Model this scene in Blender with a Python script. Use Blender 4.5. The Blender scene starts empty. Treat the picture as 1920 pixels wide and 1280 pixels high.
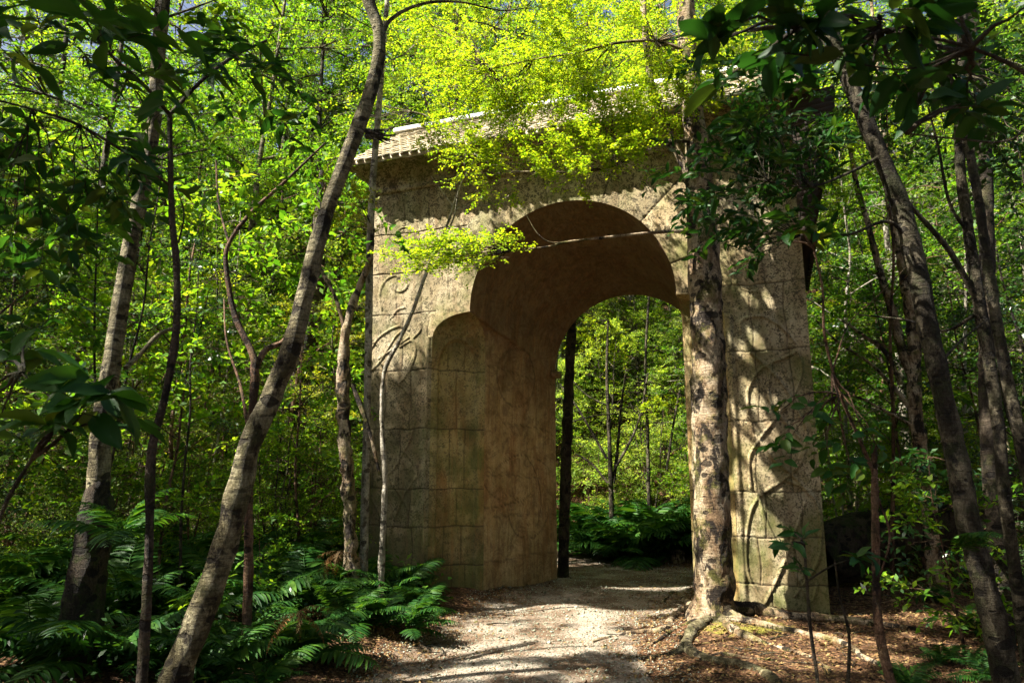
import bpy, math
import numpy as np
from mathutils import Vector
rng = np.random.default_rng(11)
R = math.radians
sc = bpy.context.scene
C = sc.collection
# ---------------------------------------------------------------- camera
FPX = 1333.0
TH = math.atan(247 / FPX)
EYE = np.array([0, 0, 1.6])
cd = bpy.data.cameras.new('camera')
cam = bpy.data.objects.new('camera', cd)
C.objects.link(cam)
cam.location = EYE
cam.rotation_euler = (R(90) + TH, 0, 0)
cd.sensor_width = 36
cd.lens = 36 * FPX / 1920
cd.clip_end = 500
cd.dof.use_dof = True
cd.dof.focus_distance = 9.0
cd.dof.aperture_fstop = 6.3
sc.camera = cam
# ---------------------------------------------------------------- light
SUN_EL, SUN_H = R(52), np.array([-.94, -.34])
SUN = np.array([SUN_H[0] * math.cos(SUN_EL), SUN_H[1] * math.cos(SUN_EL), math.sin(SUN_EL)])
SUN /= np.linalg.norm(SUN)
w = bpy.data.worlds.new('World')
sc.world = w
w.use_nodes = True
nt = w.node_tree
sky = nt.nodes.new('ShaderNodeTexSky')
sky.sky_type = 'NISHITA'
sky.sun_disc = False
sky.air_density = .8
sky.dust_density = 4.0
sky.ozone_density = .5
sky.sun_elevation = SUN_EL
sky.sun_rotation = math.atan2(SUN_H[0], SUN_H[1]) % (2 * math.pi)
bg = nt.nodes['Background']
bg.inputs['Strength'].default_value = .05
nt.links.new(sky.outputs[0], bg.inputs[0])
sd = bpy.data.lights.new('sun', 'SUN')
so = bpy.data.objects.new('sun', sd)
C.objects.link(so)
sd.energy = 5.0
sd.angle = R(.55)
sd.color = (1, .94, .82)
so.rotation_euler = Vector(SUN).to_track_quat('Z', 'Y').to_euler()
sc.view_settings.view_transform = 'Standard'
sc.view_settings.look = 'None'
sc.view_settings.gamma = 1
sc.view_settings.exposure = 2.15
cy = sc.cycles
cy.max_bounces = 7
cy.diffuse_bounces = 4
cy.glossy_bounces = 2
cy.transmission_bounces = 4
cy.transparent_max_bounces = 4
cy.sample_clamp_indirect = 6
cy.caustics_reflective = False
cy.caustics_refractive = False
cy.use_denoising = True
cy.use_adaptive_sampling = True
cy.adaptive_threshold = .02

# ---------------------------------------------------------------- helpers
def ray(px, py):
    r, u = px - 960, 640 - py
    return np.array([r, FPX * math.cos(TH) - u * math.sin(TH), FPX * math.sin(TH) + u * math.cos(TH)])
def at(px, py, Y):
    """point at forward distance Y on the sight line through a photo pixel"""
    d = ray(px, py)
    return EYE + d * (Y / d[1])
def nrm(v):
    return v / np.maximum(np.linalg.norm(v, axis=-1, keepdims=True), 1e-9)
def ss(a, b, x):
    t = np.clip((x - a) / (b - a), 0, 1)
    return t * t * (3 - 2 * t)
_ph = rng.uniform(0, 6.28, (24, 3)); _fr = rng.normal(0, 1, (24, 3))
def vnoise(P, scale=1.0, k=8):
    """smooth cheap noise, about -1..1"""
    P = np.asarray(P) * scale
    s = np.zeros(P.shape[:-1])
    for i in range(k):
        s += np.sin(P @ (_fr[i] * 1.3) + _ph[i, 0] + 1.1 * np.sin(P @ _fr[i + 8] + _ph[i, 1]))
    return s / k * 1.6
class MB:
    def __init__(s):
        s.v = []; s.f = {}; s.n = 0; s.at = {}
    def add(s, V, F, **attrs):
        V = np.asarray(V, float).reshape(-1, 3)
        F = np.asarray(F, int)
        if len(F):
            s.f.setdefault(F.shape[1], []).append(F + s.n)
        s.v.append(V)
        for k, a in attrs.items():
            s.at.setdefault(k, []).append((s.n, np.asarray(a, float).ravel()))
        s.n += len(V)
    def data(s, name, mat, smooth=True):
        me = bpy.data.meshes.new(name)
        V = np.concatenate(s.v) if s.v else np.zeros((0, 3))
        me.vertices.add(len(V)); me.vertices.foreach_set('co', V.astype('f').ravel())
        L = []; S = []; T = []; c = 0
        for k, fs in s.f.items():
            F = np.concatenate(fs)
            L.append(F.ravel()); S.append(c + np.arange(len(F)) * k); T.append(np.full(len(F), k)); c += F.size
        L = np.concatenate(L); S = np.concatenate(S); T = np.concatenate(T)
        me.loops.add(len(L)); me.loops.foreach_set('vertex_index', L.astype('i'))
        me.polygons.add(len(S)); me.polygons.foreach_set('loop_start', S.astype('i'))
        try: me.polygons.foreach_set('loop_total', T.astype('i'))
        except Exception: pass
        me.update(calc_edges=True)
        me.validate()
        if smooth: me.polygons.foreach_set('use_smooth', np.ones(len(me.polygons), bool))
        for k, lst in s.at.items():
            a = np.zeros(len(V), 'f')
            for st, d in lst: a[st:st + len(d)] = d
            at_ = me.attributes.new(k, 'FLOAT', 'POINT'); at_.data.foreach_set('value', a)
        me.materials.append(mat)
        return me
    def build(s, name, mat, parent=None, smooth=True):
        o = bpy.data.objects.new(name, s.data(name, mat, smooth))
        C.objects.link(o)
        if parent is not None: o.parent = parent
        return o
def tag(o, label=None, cat=None, group=None, kind=None):
    if label: o['label'] = label
    if cat: o['category'] = cat
    if group: o['group'] = group
    if kind: o['kind'] = kind
    return o
def empty(name, loc=(0, 0, 0), rz=0):
    o = bpy.data.objects.new(name, None); C.objects.link(o)
    o.location = loc; o.rotation_euler = (0, 0, rz); o.empty_display_size = .2
    return o
def link_child(o, par):
    """parent keeping world-space mesh coordinates"""
    o.parent = par
    o.matrix_parent_inverse = Matrix_inv(par)
    return o
def Matrix_inv(par):
    from mathutils import Matrix, Euler
    return (Matrix.Translation(par.location) @ par.rotation_euler.to_matrix().to_4x4()).inverted()
def copy_tree(o, parent=None):
    c = o.copy(); C.objects.link(c)
    if parent is not None: c.parent = parent
    for ch in KIDS.get(o.name, []): copy_tree(ch, c)
    return c
KIDS = {}
def child(par, mb, name, mat, smooth=True, world=False):
    o = mb.build(name, mat, par, smooth)
    if world: o.matrix_parent_inverse = Matrix_inv(par)
    KIDS.setdefault(par.name, []).append(o)
    return o
def crv(P, n=8):
    """Catmull-Rom through rows of P (any number of columns)"""
    P = np.asarray(P, float)
    Q = np.vstack([2 * P[0] - P[1], P, 2 * P[-1] - P[-2]])
    out = []
    t = np.linspace(0, 1, n, endpoint=False)[:, None]
    for i in range(1, len(Q) - 2):
        a, b, c_, d = Q[i - 1], Q[i], Q[i + 1], Q[i + 2]
        out.append(.5 * ((2 * b) + (c_ - a) * t + (2 * a - 5 * b + 4 * c_ - d) * t ** 2 + (3 * b - a - 3 * c_ + d) * t ** 3))
    out.append(P[-1:])
    return np.vstack(out)
def tube(mb, P, r, k=8, rough=0.0, cap=True, seed=0, fr=1.0):
    P = np.asarray(P, float); r = np.broadcast_to(np.asarray(r, float), (len(P),))
    T = nrm(np.gradient(P, axis=0))
    u = np.cross(T[0], [0.31, .95, .05]); u = u / max(np.linalg.norm(u), 1e-6)
    U = np.zeros_like(P)
    for i in range(len(P)):
        u = u - T[i] * np.dot(u, T[i]); u = u / max(np.linalg.norm(u), 1e-9); U[i] = u
    W = np.cross(T, U)
    a = np.arange(k) * 2 * math.pi / k
    ring = U[:, None] * np.cos(a)[None, :, None] + W[:, None] * np.sin(a)[None, :, None]
    rr = r[:, None] * np.ones(k)
    if rough:
        base = P[:, None] + ring * r[:, None, None]
        rr = rr * (1 + rough * vnoise(base + seed * 7.3, 9 * fr) + rough * .6 * vnoise(base * [1, 1, .5] + seed, 23 * fr))
    V = (P[:, None] + ring * rr[..., None]).reshape(-1, 3)
    n = len(P)
    i, j = np.meshgrid(np.arange(n - 1), np.arange(k), indexing='ij')
    F = np.stack([i * k + j, i * k + (j + 1) % k, (i + 1) * k + (j + 1) % k, (i + 1) * k + j], -1).reshape(-1, 4)
    mb.add(V, F)
    if cap and k > 3:
        V2 = np.vstack([P[-1] + T[-1] * r[-1] * .4, V[-k:]])
        mb.add(V2, [(0, 1 + j, 1 + (j + 1) % k) for j in range(k)])
def grid_faces(n, m, off=0, flip=False):
    i, j = np.meshgrid(np.arange(n - 1), np.arange(m - 1), indexing='ij')
    F = np.stack([i * m + j, i * m + j + 1, (i + 1) * m + j + 1, (i + 1) * m + j], -1).reshape(-1, 4) + off
    return F[:, ::-1] if flip else F
def box(mb, a, b):
    a, b = np.array(a, float), np.array(b, float)
    V = np.array([[x, y, z] for x in (a[0], b[0]) for y in (a[1], b[1]) for z in (a[2], b[2])])
    mb.add(V, [(0, 1, 3, 2), (4, 6, 7, 5), (0, 4, 5, 1), (2, 3, 7, 6), (0, 2, 6, 4), (1, 5, 7, 3)])
# ---- leaves
def leaf_quads(mb, p, d, n, L, W):
    """one folded four-cornered leaf per row"""
    M = len(p); L = np.broadcast_to(L, (M,))[:, None]; W = np.broadcast_to(W, (M,))[:, None]
    s = nrm(np.cross(n, d)); n = np.cross(d, s)
    V = np.stack([p, p + d * L * .48 + s * W * .5 + n * W * .14, p + d * L - n * L * .1, p + d * L * .48 - s * W * .5 + n * W * .14], 1).reshape(-1, 3)
    mb.add(V, np.arange(M * 4).reshape(-1, 4))
def leaf_full(mb, p, d, n, L, W, droop=.25, ns=7, nc=5, wave=.04):
    """curved oval leaf with midrib, for leaves seen close"""
    M = len(p); L = np.broadcast_to(L, (M,)); W = np.broadcast_to(W, (M,))
    s = nrm(np.cross(n, d)); n = np.cross(d, s)
    t = np.linspace(0, 1, ns); c = np.linspace(-1, 1, nc)
    wid = np.sin(math.pi * np.clip(t, 0, 1) ** .85) ** .8; wid[0] = .05; wid[-1] = .01
    T, Cc = np.meshgrid(t, c, indexing='ij')
    ph = rng.uniform(0, 6.28, M); dr = droop * rng.uniform(.4, 1.5, M)
    x = L[:, None, None] * T[None]
    y = W[:, None, None] * .5 * (wid[:, None] * Cc)[None]
    z = -L[:, None, None] * dr[:, None, None] * T[None] ** 2 + W[:, None, None] * .22 * np.abs(Cc)[None] * wid[:, None] + L[:, None, None] * wave * np.sin(T[None] * 9 + ph[:, None, None]) * np.abs(Cc)[None]
    V = p[:, None, None] + d[:, None, None] * x[..., None] + s[:, None, None] * y[..., None] + n[:, None, None] * z[..., None]
    G = grid_faces(ns, nc)
    F = (G[None] + (np.arange(M) * ns * nc)[:, None, None]).reshape(-1, 4)
    mb.add(V.reshape(-1, 3), F)
def sprays(mb, O, D, ln, K, L, W, flat=.35, full=False, wood=None, wr=.002, up=(0, 0, 1), droop=.15, keep=None):
    """twigs that start at O along D, leaves set left and right of each"""
    if keep is not None:
        mk = keep(O + nrm(D) * (ln * .5 if np.ndim(ln) == 0 else ln[:, None] * .5))
        O, D = O[mk], D[mk]
        if np.ndim(ln): ln = ln[mk]
    M = len(O)
    if M == 0: return
    ln = np.broadcast_to(ln, (M,))
    D = nrm(D)
    up = nrm(np.asarray(up) + rng.normal(0, flat * .6, (M, 3)))
    side = nrm(np.cross(up, D)); N = np.cross(D, side)
    t = (np.arange(K) + .6) / K
    T = np.broadcast_to(t, (M, K)) + rng.uniform(-.3 / K, .3 / K, (M, K))
    P = O[:, None] + D[:, None] * (ln[:, None] * T)[..., None] - N[:, None] * (ln[:, None] * T ** 2 * droop)[..., None]
    sg = np.where(np.arange(K) % 2 == 0, 1., -1.)[None, :, None]
    d = D[:, None] * .55 + side[:, None] * sg * .85 + N[:, None] * rng.normal(0, flat, (M, K, 1)) + rng.normal(0, .22, (M, K, 3))
    n = N[:, None] + rng.normal(0, flat, (M, K, 3))
    p, d, n = P.reshape(-1, 3), nrm(d.reshape(-1, 3)), nrm(n.reshape(-1, 3))
    s = rng.uniform(.65, 1.15, M * K)
    if keep is not None:
        m = keep(p); p, d, n, s = p[m], d[m], n[m], s[m]
    (leaf_full if full else leaf_quads)(mb, p, d, n, L * s, W * s)
    if wood is not None:
        tt = np.array([-.02, .5, 1.])
        Q = O[:, None] + D[:, None] * (ln[:, None] * tt)[..., None] - N[:, None] * (ln[:, None] * tt ** 2 * droop)[..., None]
        off = np.stack([side * wr, -side * wr * .5 + N * wr * .87, -side * wr * .5 - N * wr * .87], 1)
        sc_ = np.array([1., .7, .25])
        V = Q[:, :, None] + off[:, None] * sc_[None, :, None, None]
        F = []
        for a in range(2):
            for b in range(3):
                F.append((a * 3 + b, a * 3 + (b + 1) % 3, a * 3 + 3 + (b + 1) % 3, a * 3 + 3 + b))
        F = (np.array(F)[None] + (np.arange(M) * 9)[:, None, None]).reshape(-1, 4)
        wood.add(V.reshape(-1, 3), F)

# ---------------------------------------------------------------- materials
def mat(name):
    m = bpy.data.materials.new(name); m.use_nodes = True
    t = m.node_tree
    b = t.nodes['Principled BSDF']
    return m, t, b, t.nodes['Material Output']
def N(t, typ, **kw):
    n = t.nodes.new(typ)
    for k, v in kw.items():
        if k in n.inputs.keys(): n.inputs[k].default_value = v
        else: setattr(n, k, v)
    return n
def ramp(t, src, stops):
    n = t.nodes.new('ShaderNodeValToRGB')
    e = n.color_ramp.elements
    while len(e) > 1: e.remove(e[-1])
    for i, (p, c) in enumerate(stops):
        x = e[0] if i == 0 else e.new(p)
        x.position = p; x.color = tuple(c) + ((1,) if len(c) == 3 else ())
    t.links.new(src, n.inputs[0])
    return n.outputs[0]
def noise(t, vec, scale, detail=4, rough=.55, dist=0.0):
    n = N(t, 'ShaderNodeTexNoise'); n.inputs['Scale'].default_value = scale; n.inputs['Detail'].default_value = detail
    n.inputs['Roughness'].default_value = rough; n.inputs['Distortion'].default_value = dist
    if vec is not None: t.links.new(vec, n.inputs['Vector'])
    return n.outputs['Fac']
def mapped(t, vec, scale):
    n = t.nodes.new('ShaderNodeMapping'); n.inputs['Scale'].default_value = scale
    t.links.new(vec, n.inputs['Vector']); return n.outputs[0]
def mixc(t, f, a, b, mode='MIX'):
    n = t.nodes.new('ShaderNodeMix'); n.data_type = 'RGBA'; n.blend_type = mode
    if isinstance(f, (int, float)): n.inputs[0].default_value = f
    else: t.links.new(f, n.inputs[0])
    for i, x in ((6, a), (7, b)):
        if isinstance(x, tuple): n.inputs[i].default_value = x + ((1,) if len(x) == 3 else ())
        else: t.links.new(x, n.inputs[i])
    return n.outputs[2]
def mth(t, op, a, b=None):
    n = t.nodes.new('ShaderNodeMath'); n.operation = op
    for i, x in enumerate((a, b)):
        if x is None: continue
        if isinstance(x, (int, float)): n.inputs[i].default_value = x
        else: t.links.new(x, n.inputs[i])
    return n.outputs[0]
def bump(t, b, h, strength=.5, dist=.02):
    n = t.nodes.new('ShaderNodeBump'); n.inputs['Strength'].default_value = strength; n.inputs['Distance'].default_value = dist
    t.links.new(h, n.inputs['Height']); t.links.new(n.outputs[0], b.inputs['Normal'])
def leaf_mat(name, cols, trans=.45, rough=.5, spec=.2, tcol=1.5, big=False):
    m, t, b, out = mat(name)
    g = t.nodes.new('ShaderNodeNewGeometry')
    c = ramp(t, g.outputs['Random Per Island'], [(i / (len(cols) - 1), x) for i, x in enumerate(cols)])
    tc = t.nodes.new('ShaderNodeTexCoord').outputs['Object']
    nz = noise(t, tc, .9 if not big else 25, 2)
    c = mixc(t, mth(t, 'MULTIPLY', nz, .55), c, mixc(t, 1.0, c, (.62, .8, .5), 'MULTIPLY'))
    oi = t.nodes.new('ShaderNodeObjectInfo')
    c = mixc(t, 1.0, c, ramp(t, oi.outputs['Random'], [(0, (.55, .66, .7)), (.5, (.95, 1, .9)), (1, (1.15, 1.05, .8))]), 'MULTIPLY')
    t.links.new(c, b.inputs['Base Color'])
    b.inputs['Roughness'].default_value = rough
    b.inputs['Specular IOR Level'].default_value = spec
    tr = t.nodes.new('ShaderNodeBsdfTranslucent')
    t.links.new(mixc(t, 1.0, c, (tcol * 1.15, tcol, tcol * .45), 'MULTIPLY'), tr.inputs[0])
    mx = t.nodes.new('ShaderNodeMixShader'); mx.inputs[0].default_value = trans
    t.links.new(b.outputs[0], mx.inputs[1]); t.links.new(tr.outputs[0], mx.inputs[2]); t.links.new(mx.outputs[0], out.inputs[0])
    return m
def bark_mat(name, cols, dark, moss=(.09, .11, .02), mossy=.3, stripe=.5, scale=1.0, scar=.5):
    m, t, b, out = mat(name)
    tc = t.nodes.new('ShaderNodeTexCoord').outputs['Object']
    a = noise(t, mapped(t, tc, (4 * scale, 4 * scale, 1.8 * scale)), 1.6, 6, .65, .6)
    c = ramp(t, a, [(.41, cols[0]), (.48, cols[1]), (.56, cols[2])])
    h = noise(t, mapped(t, tc, (5 * scale, 5 * scale, 34 * scale)), 1, 5, .75, .5)      # horizontal lenticels
    hs = ramp(t, h, [(.50, (0, 0, 0)), (.60, (1, 1, 1))])
    c = mixc(t, mth(t, 'MULTIPLY', hs, stripe), c, dark)
    d = noise(t, mapped(t, tc, (5.5 * scale, 5.5 * scale, 3.2 * scale)), 1.5, 7, .7, .3)
    ds = ramp(t, d, [(1 - scar + .03, (0, 0, 0)), (1 - scar + .10, (1, 1, 1))])
    c = mixc(t, ds, c, dark)
    e = noise(t, tc, 5 * scale, 6, .75)
    c = mixc(t, mth(t, 'MULTIPLY', ramp(t, e, [(.50, (0, 0, 0)), (.60, (1, 1, 1))]), mossy), c, moss)
    vs = t.nodes.new('ShaderNodeTexVoronoi'); vs.inputs['Scale'].default_value = 1.0
    wv = t.nodes.new('ShaderNodeVectorMath'); wv.operation = 'ADD'
    nn = t.nodes.new('ShaderNodeTexNoise'); nn.inputs['Scale'].default_value = 9; t.links.new(tc, nn.inputs['Vector'])
    sc2 = t.nodes.new('ShaderNodeVectorMath'); sc2.operation = 'SCALE'; sc2.inputs['Scale'].default_value = .06; t.links.new(nn.outputs['Color'], sc2.inputs[0])
    t.links.new(tc, wv.inputs[0]); t.links.new(sc2.outputs[0], wv.inputs[1])
    t.links.new(mapped(t, wv.outputs[0], (8 * scale, 8 * scale, 15 * scale)), vs.inputs['Vector'])
    vcol = t.nodes.new('ShaderNodeSeparateXYZ'); t.links.new(vs.outputs['Color'], vcol.inputs[0])
    sz_ = mth(t, 'MULTIPLY', ramp(t, vcol.outputs[0], [(.35, (0, 0, 0)), (1, (1, 1, 1))]), .55)
    spot = ramp(t, mth(t, 'SUBTRACT', sz_, vs.outputs['Distance']), [(0, (0, 0, 0)), (.06, (1, 1, 1))])
    c = mixc(t, mth(t, 'MULTIPLY', spot, .85), c, mixc(t, .4, dark, (.01, .008, .006)))
    f = noise(t, mapped(t, tc, (1, 1, .5)), 85 * scale, 4, .75)
    c = mixc(t, ramp(t, f, [(.40, (.7, .7, .7)), (.62, (0, 0, 0))]), c, mixc(t, 1.0, c, (.35, .32, .3), 'MULTIPLY'))
    t.links.new(c, b.inputs['Base Color']); b.inputs['Roughness'].default_value = .85
    b.inputs['Specular IOR Level'].default_value = .25
    hh = mth(t, 'ADD', mth(t, 'SUBTRACT', mth(t, 'MULTIPLY', d, -1.6), mth(t, 'MULTIPLY', spot, .5)), mth(t, 'ADD', mth(t, 'MULTIPLY', h, -.9), mth(t, 'MULTIPLY', f, .5)))
    bump(t, b, hh, 1.0, .045)
    return m
M_LIME = leaf_mat('leaf_lime', [(.11, .22, .012), (.18, .31, .018), (.27, .38, .02), (.34, .40, .03)], .55)
M_FRESH = leaf_mat('leaf_fresh', [(.06, .17, .014), (.10, .24, .018), (.17, .31, .022), (.24, .35, .03)], .55)
M_PALE = leaf_mat('leaf_pale', [(.22, .36, .05), (.30, .44, .07), (.38, .50, .09), (.44, .50, .12)], .6)  # luminous look of the greenery beyond the arch put into the leaf colour
M_MID = leaf_mat('leaf_mid', [(.035, .11, .014), (.07, .18, .016), (.12, .25, .02), (.20, .31, .03)], .5)
M_OLIVE = leaf_mat('leaf_olive', [(.05, .10, .02), (.08, .15, .028), (.13, .20, .04), (.19, .24, .06)], .45)
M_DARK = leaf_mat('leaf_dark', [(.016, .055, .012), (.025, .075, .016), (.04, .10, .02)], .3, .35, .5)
M_BIG = leaf_mat('leaf_broad', [(.012, .05, .010), (.02, .075, .013), (.03, .095, .015), (.07, .10, .015)], .32, .5, .2, 1.8, True)
M_YEL = leaf_mat('leaf_yellow', [(.16, .20, .02), (.28, .30, .03), (.42, .36, .04)], .5)
M_FERN = leaf_mat('fern_green', [(.012, .055, .011), (.028, .095, .016), (.07, .15, .02)], .35, .5, .18)
M_DEADF = leaf_mat('fern_dead', [(.10, .045, .02), (.17, .085, .04), (.26, .15, .08)], .2, .8, .1, 1.0)
M_GRASS = leaf_mat('sedge_green', [(.08, .15, .02), (.16, .24, .05), (.26, .30, .09)], .4)
M_LITTER = leaf_mat('litter_brown', [(.05, .022, .012), (.13, .06, .03), (.22, .11, .055), (.34, .21, .10), (.12, .10, .04)], .1, .7, .2, 1.0)
B_PALE = bark_mat('bark_pale', [(.12, .10, .048), (.25, .215, .115), (.42, .375, .23)], (.028, .02, .011), (.09, .095, .03), mossy=.5, stripe=.75)
B_GREY = bark_mat('bark_grey', [(.028, .022, .013), (.065, .052, .032), (.17, .145, .095)], (.012, .009, .006), (.045, .055, .016), .6, .3)
B_RED = bark_mat('bark_red', [(.08, .045, .028), (.17, .09, .05), (.30, .18, .11)], (.03, .018, .012), mossy=.2, stripe=.3)
B_DARK = bark_mat('bark_dark', [(.028, .021, .014), (.06, .045, .03), (.11, .085, .058)], (.012, .009, .007), mossy=.3, stripe=.2)
B_WHITE = bark_mat('bark_white', [(.32, .29, .22), (.46, .42, .33), (.58, .54, .44)], (.12, .10, .07), mossy=.15, stripe=.35)
B_TAN = bark_mat('bark_tan', [(.24, .155, .085), (.42, .31, .19), (.58, .47, .32)], (.022, .015, .010), (.19, .19, .035), .5, .3, .8, .55)
def stone_mat(name, base, mossa, brown, speck=1.0, vaultdark=False):
    m, t, b, out = mat(name)
    tc = t.nodes.new('ShaderNodeTexCoord').outputs['Object']
    n1 = noise(t, tc, 1.1, 5, .6, .3)
    n2 = noise(t, mapped(t, tc, (1, 1, .35)), 3.5, 6, .65, .3)
    c = ramp(t, n1, [(.3, base[0]), (.5, base[1]), (.7, base[2])])
    c = mixc(t, ramp(t, n2, [(.48, (0, 0, 0)), (.66, (.8, .8, .8))]), c, brown)
    n3 = noise(t, tc, 1.9, 4, .6)
    sp = noise(t, tc, 42, 3, .75)
    sp2 = noise(t, tc, 13, 4, .7)
    patch = ramp(t, noise(t, tc, 1.3, 5, .65, .6), [(.40, (.05, .05, .05)), (.58, (1, 1, 1))])
    s = mth(t, 'MULTIPLY', ramp(t, mth(t, 'ADD', mth(t, 'MULTIPLY', sp, .6), mth(t, 'MULTIPLY', sp2, .4)), [(.485, (0, 0, 0)), (.54, (1, 1, 1))]), mth(t, 'MULTIPLY', patch, speck))
    sep = t.nodes.new('ShaderNodeSeparateXYZ'); t.links.new(tc, sep.inputs[0])
    hi = mth(t, 'MULTIPLY', mth(t, 'MAXIMUM', mth(t, 'SUBTRACT', sep.outputs[2], 4.1), 0.0), .016)
    s2 = ramp(t, mth(t, 'ADD', hi, mth(t, 'ADD', mth(t, 'MULTIPLY', sp, .5), mth(t, 'MULTIPLY', sp2, .5))), [(.515, (0, 0, 0)), (.56, (1, 1, 1))])
    s = mth(t, 'MAXIMUM', s, mth(t, 'MULTIPLY', s2, speck))
    c = mixc(t, mth(t, 'MULTIPLY', s, .85), c, (.045, .038, .025))
    low = mth(t, 'SUBTRACT', 1.15, mth(t, 'MULTIPLY', sep.outputs[2], .55))
    ms = mth(t, 'MULTIPLY', ramp(t, mth(t, 'ADD', n3, mth(t, 'MULTIPLY', mth(t, 'MAXIMUM', low, 0.0), .16)), [(.48, (0, 0, 0)), (.68, (1, 1, 1))]), mossa)
    c = mixc(t, ms, c, (.12, .135, .035))
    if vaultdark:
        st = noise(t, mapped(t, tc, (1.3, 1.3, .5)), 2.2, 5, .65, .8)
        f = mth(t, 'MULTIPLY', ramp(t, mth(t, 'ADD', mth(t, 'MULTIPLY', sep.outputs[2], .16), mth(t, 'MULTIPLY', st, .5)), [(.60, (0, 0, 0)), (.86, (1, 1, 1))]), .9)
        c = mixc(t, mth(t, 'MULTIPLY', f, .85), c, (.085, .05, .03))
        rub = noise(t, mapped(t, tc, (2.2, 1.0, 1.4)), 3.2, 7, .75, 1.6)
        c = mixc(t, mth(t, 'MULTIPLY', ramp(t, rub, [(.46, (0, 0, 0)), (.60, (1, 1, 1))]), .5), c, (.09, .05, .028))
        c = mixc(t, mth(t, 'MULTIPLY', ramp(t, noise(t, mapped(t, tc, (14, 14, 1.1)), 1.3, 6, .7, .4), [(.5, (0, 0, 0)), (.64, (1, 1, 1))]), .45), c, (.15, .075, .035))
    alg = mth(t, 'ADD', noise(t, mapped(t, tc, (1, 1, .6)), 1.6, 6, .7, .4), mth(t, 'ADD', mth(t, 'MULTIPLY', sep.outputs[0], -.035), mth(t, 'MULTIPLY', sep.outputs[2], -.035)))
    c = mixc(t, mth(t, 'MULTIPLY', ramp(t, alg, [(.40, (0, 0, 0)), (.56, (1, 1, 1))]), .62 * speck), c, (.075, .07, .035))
    streak = noise(t, mapped(t, tc, (9, 9, .7)), 1.6, 5, .65)
    c = mixc(t, mth(t, 'MULTIPLY', ramp(t, streak, [(.5, (0, 0, 0)), (.68, (1, 1, 1))]), .4), c, brown)
    pit = noise(t, tc, 95, 2, .6)
    c = mixc(t, ramp(t, pit, [(.30, (.8, .8, .8)), (.38, (0, 0, 0))]), c, (.05, .038, .022))
    bt = t.nodes.new('ShaderNodeAttribute'); bt.attribute_name = 'block'
    c = mixc(t, 1.0, c, ramp(t, bt.outputs['Fac'], [(0, (.98, .96, .94)), (.33, (.74, .73, .70)), (.66, (1.12, 1.07, 1.0)), (1, (.84, .88, .80))]), 'MULTIPLY')
    at_ = t.nodes.new('ShaderNodeAttribute'); at_.attribute_name = 'joint'
    c = mixc(t, mth(t, 'MULTIPLY', at_.outputs['Fac'], .8), c, (.035, .026, .016))
    t.links.new(c, b.inputs['Base Color']); b.inputs['Roughness'].default_value = .9; b.inputs['Specular IOR Level'].default_value = .2
    f2 = noise(t, tc, 130, 3, .7)
    hh = mth(t, 'ADD', mth(t, 'MULTIPLY', sp, .5), mth(t, 'ADD', mth(t, 'MULTIPLY', sp2, .7), mth(t, 'MULTIPLY', f2, .35)))
    bump(t, b, hh, .7, .012)
    return m
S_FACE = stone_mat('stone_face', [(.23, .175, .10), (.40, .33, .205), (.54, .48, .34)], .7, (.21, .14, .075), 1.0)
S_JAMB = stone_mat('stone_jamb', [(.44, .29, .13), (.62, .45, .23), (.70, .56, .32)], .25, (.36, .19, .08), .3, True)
S_CHAM = stone_mat('stone_chamfer', [(.32, .24, .09), (.50, .39, .18), (.58, .48, .26)], .75, (.32, .16, .06), .7)
def simple(name, cols, sc_=8, rough=.8, bs=.4, bd=.01):
    m, t, b, out = mat(name)
    tc = t.nodes.new('ShaderNodeTexCoord').outputs['Object']
    a = noise(t, tc, sc_, 5, .65)
    t.links.new(ramp(t, a, [(.3 + .4 * i / (len(cols) - 1), x) for i, x in enumerate(cols)]), b.inputs['Base Color'])
    b.inputs['Roughness'].default_value = rough
    bump(t, b, noise(t, tc, sc_ * 5, 4, .7), bs, bd)
    return m
M_TILE = simple('tile_cream', [(.30, .24, .14), (.46, .40, .28), (.56, .50, .37)], 3)
M_RIDGE = simple('ridge_white', [(.50, .50, .48), (.66, .66, .64)], 5)
M_APRON = simple('apron_shade_brown', [(.012, .008, .005), (.025, .015, .009), (.04, .024, .014)], 4)
M_STONES = leaf_mat('gravel_grey', [(.12, .10, .075), (.28, .24, .19), (.44, .39, .32), (.62, .57, .49)], 0.0, .85, .2)
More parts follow.
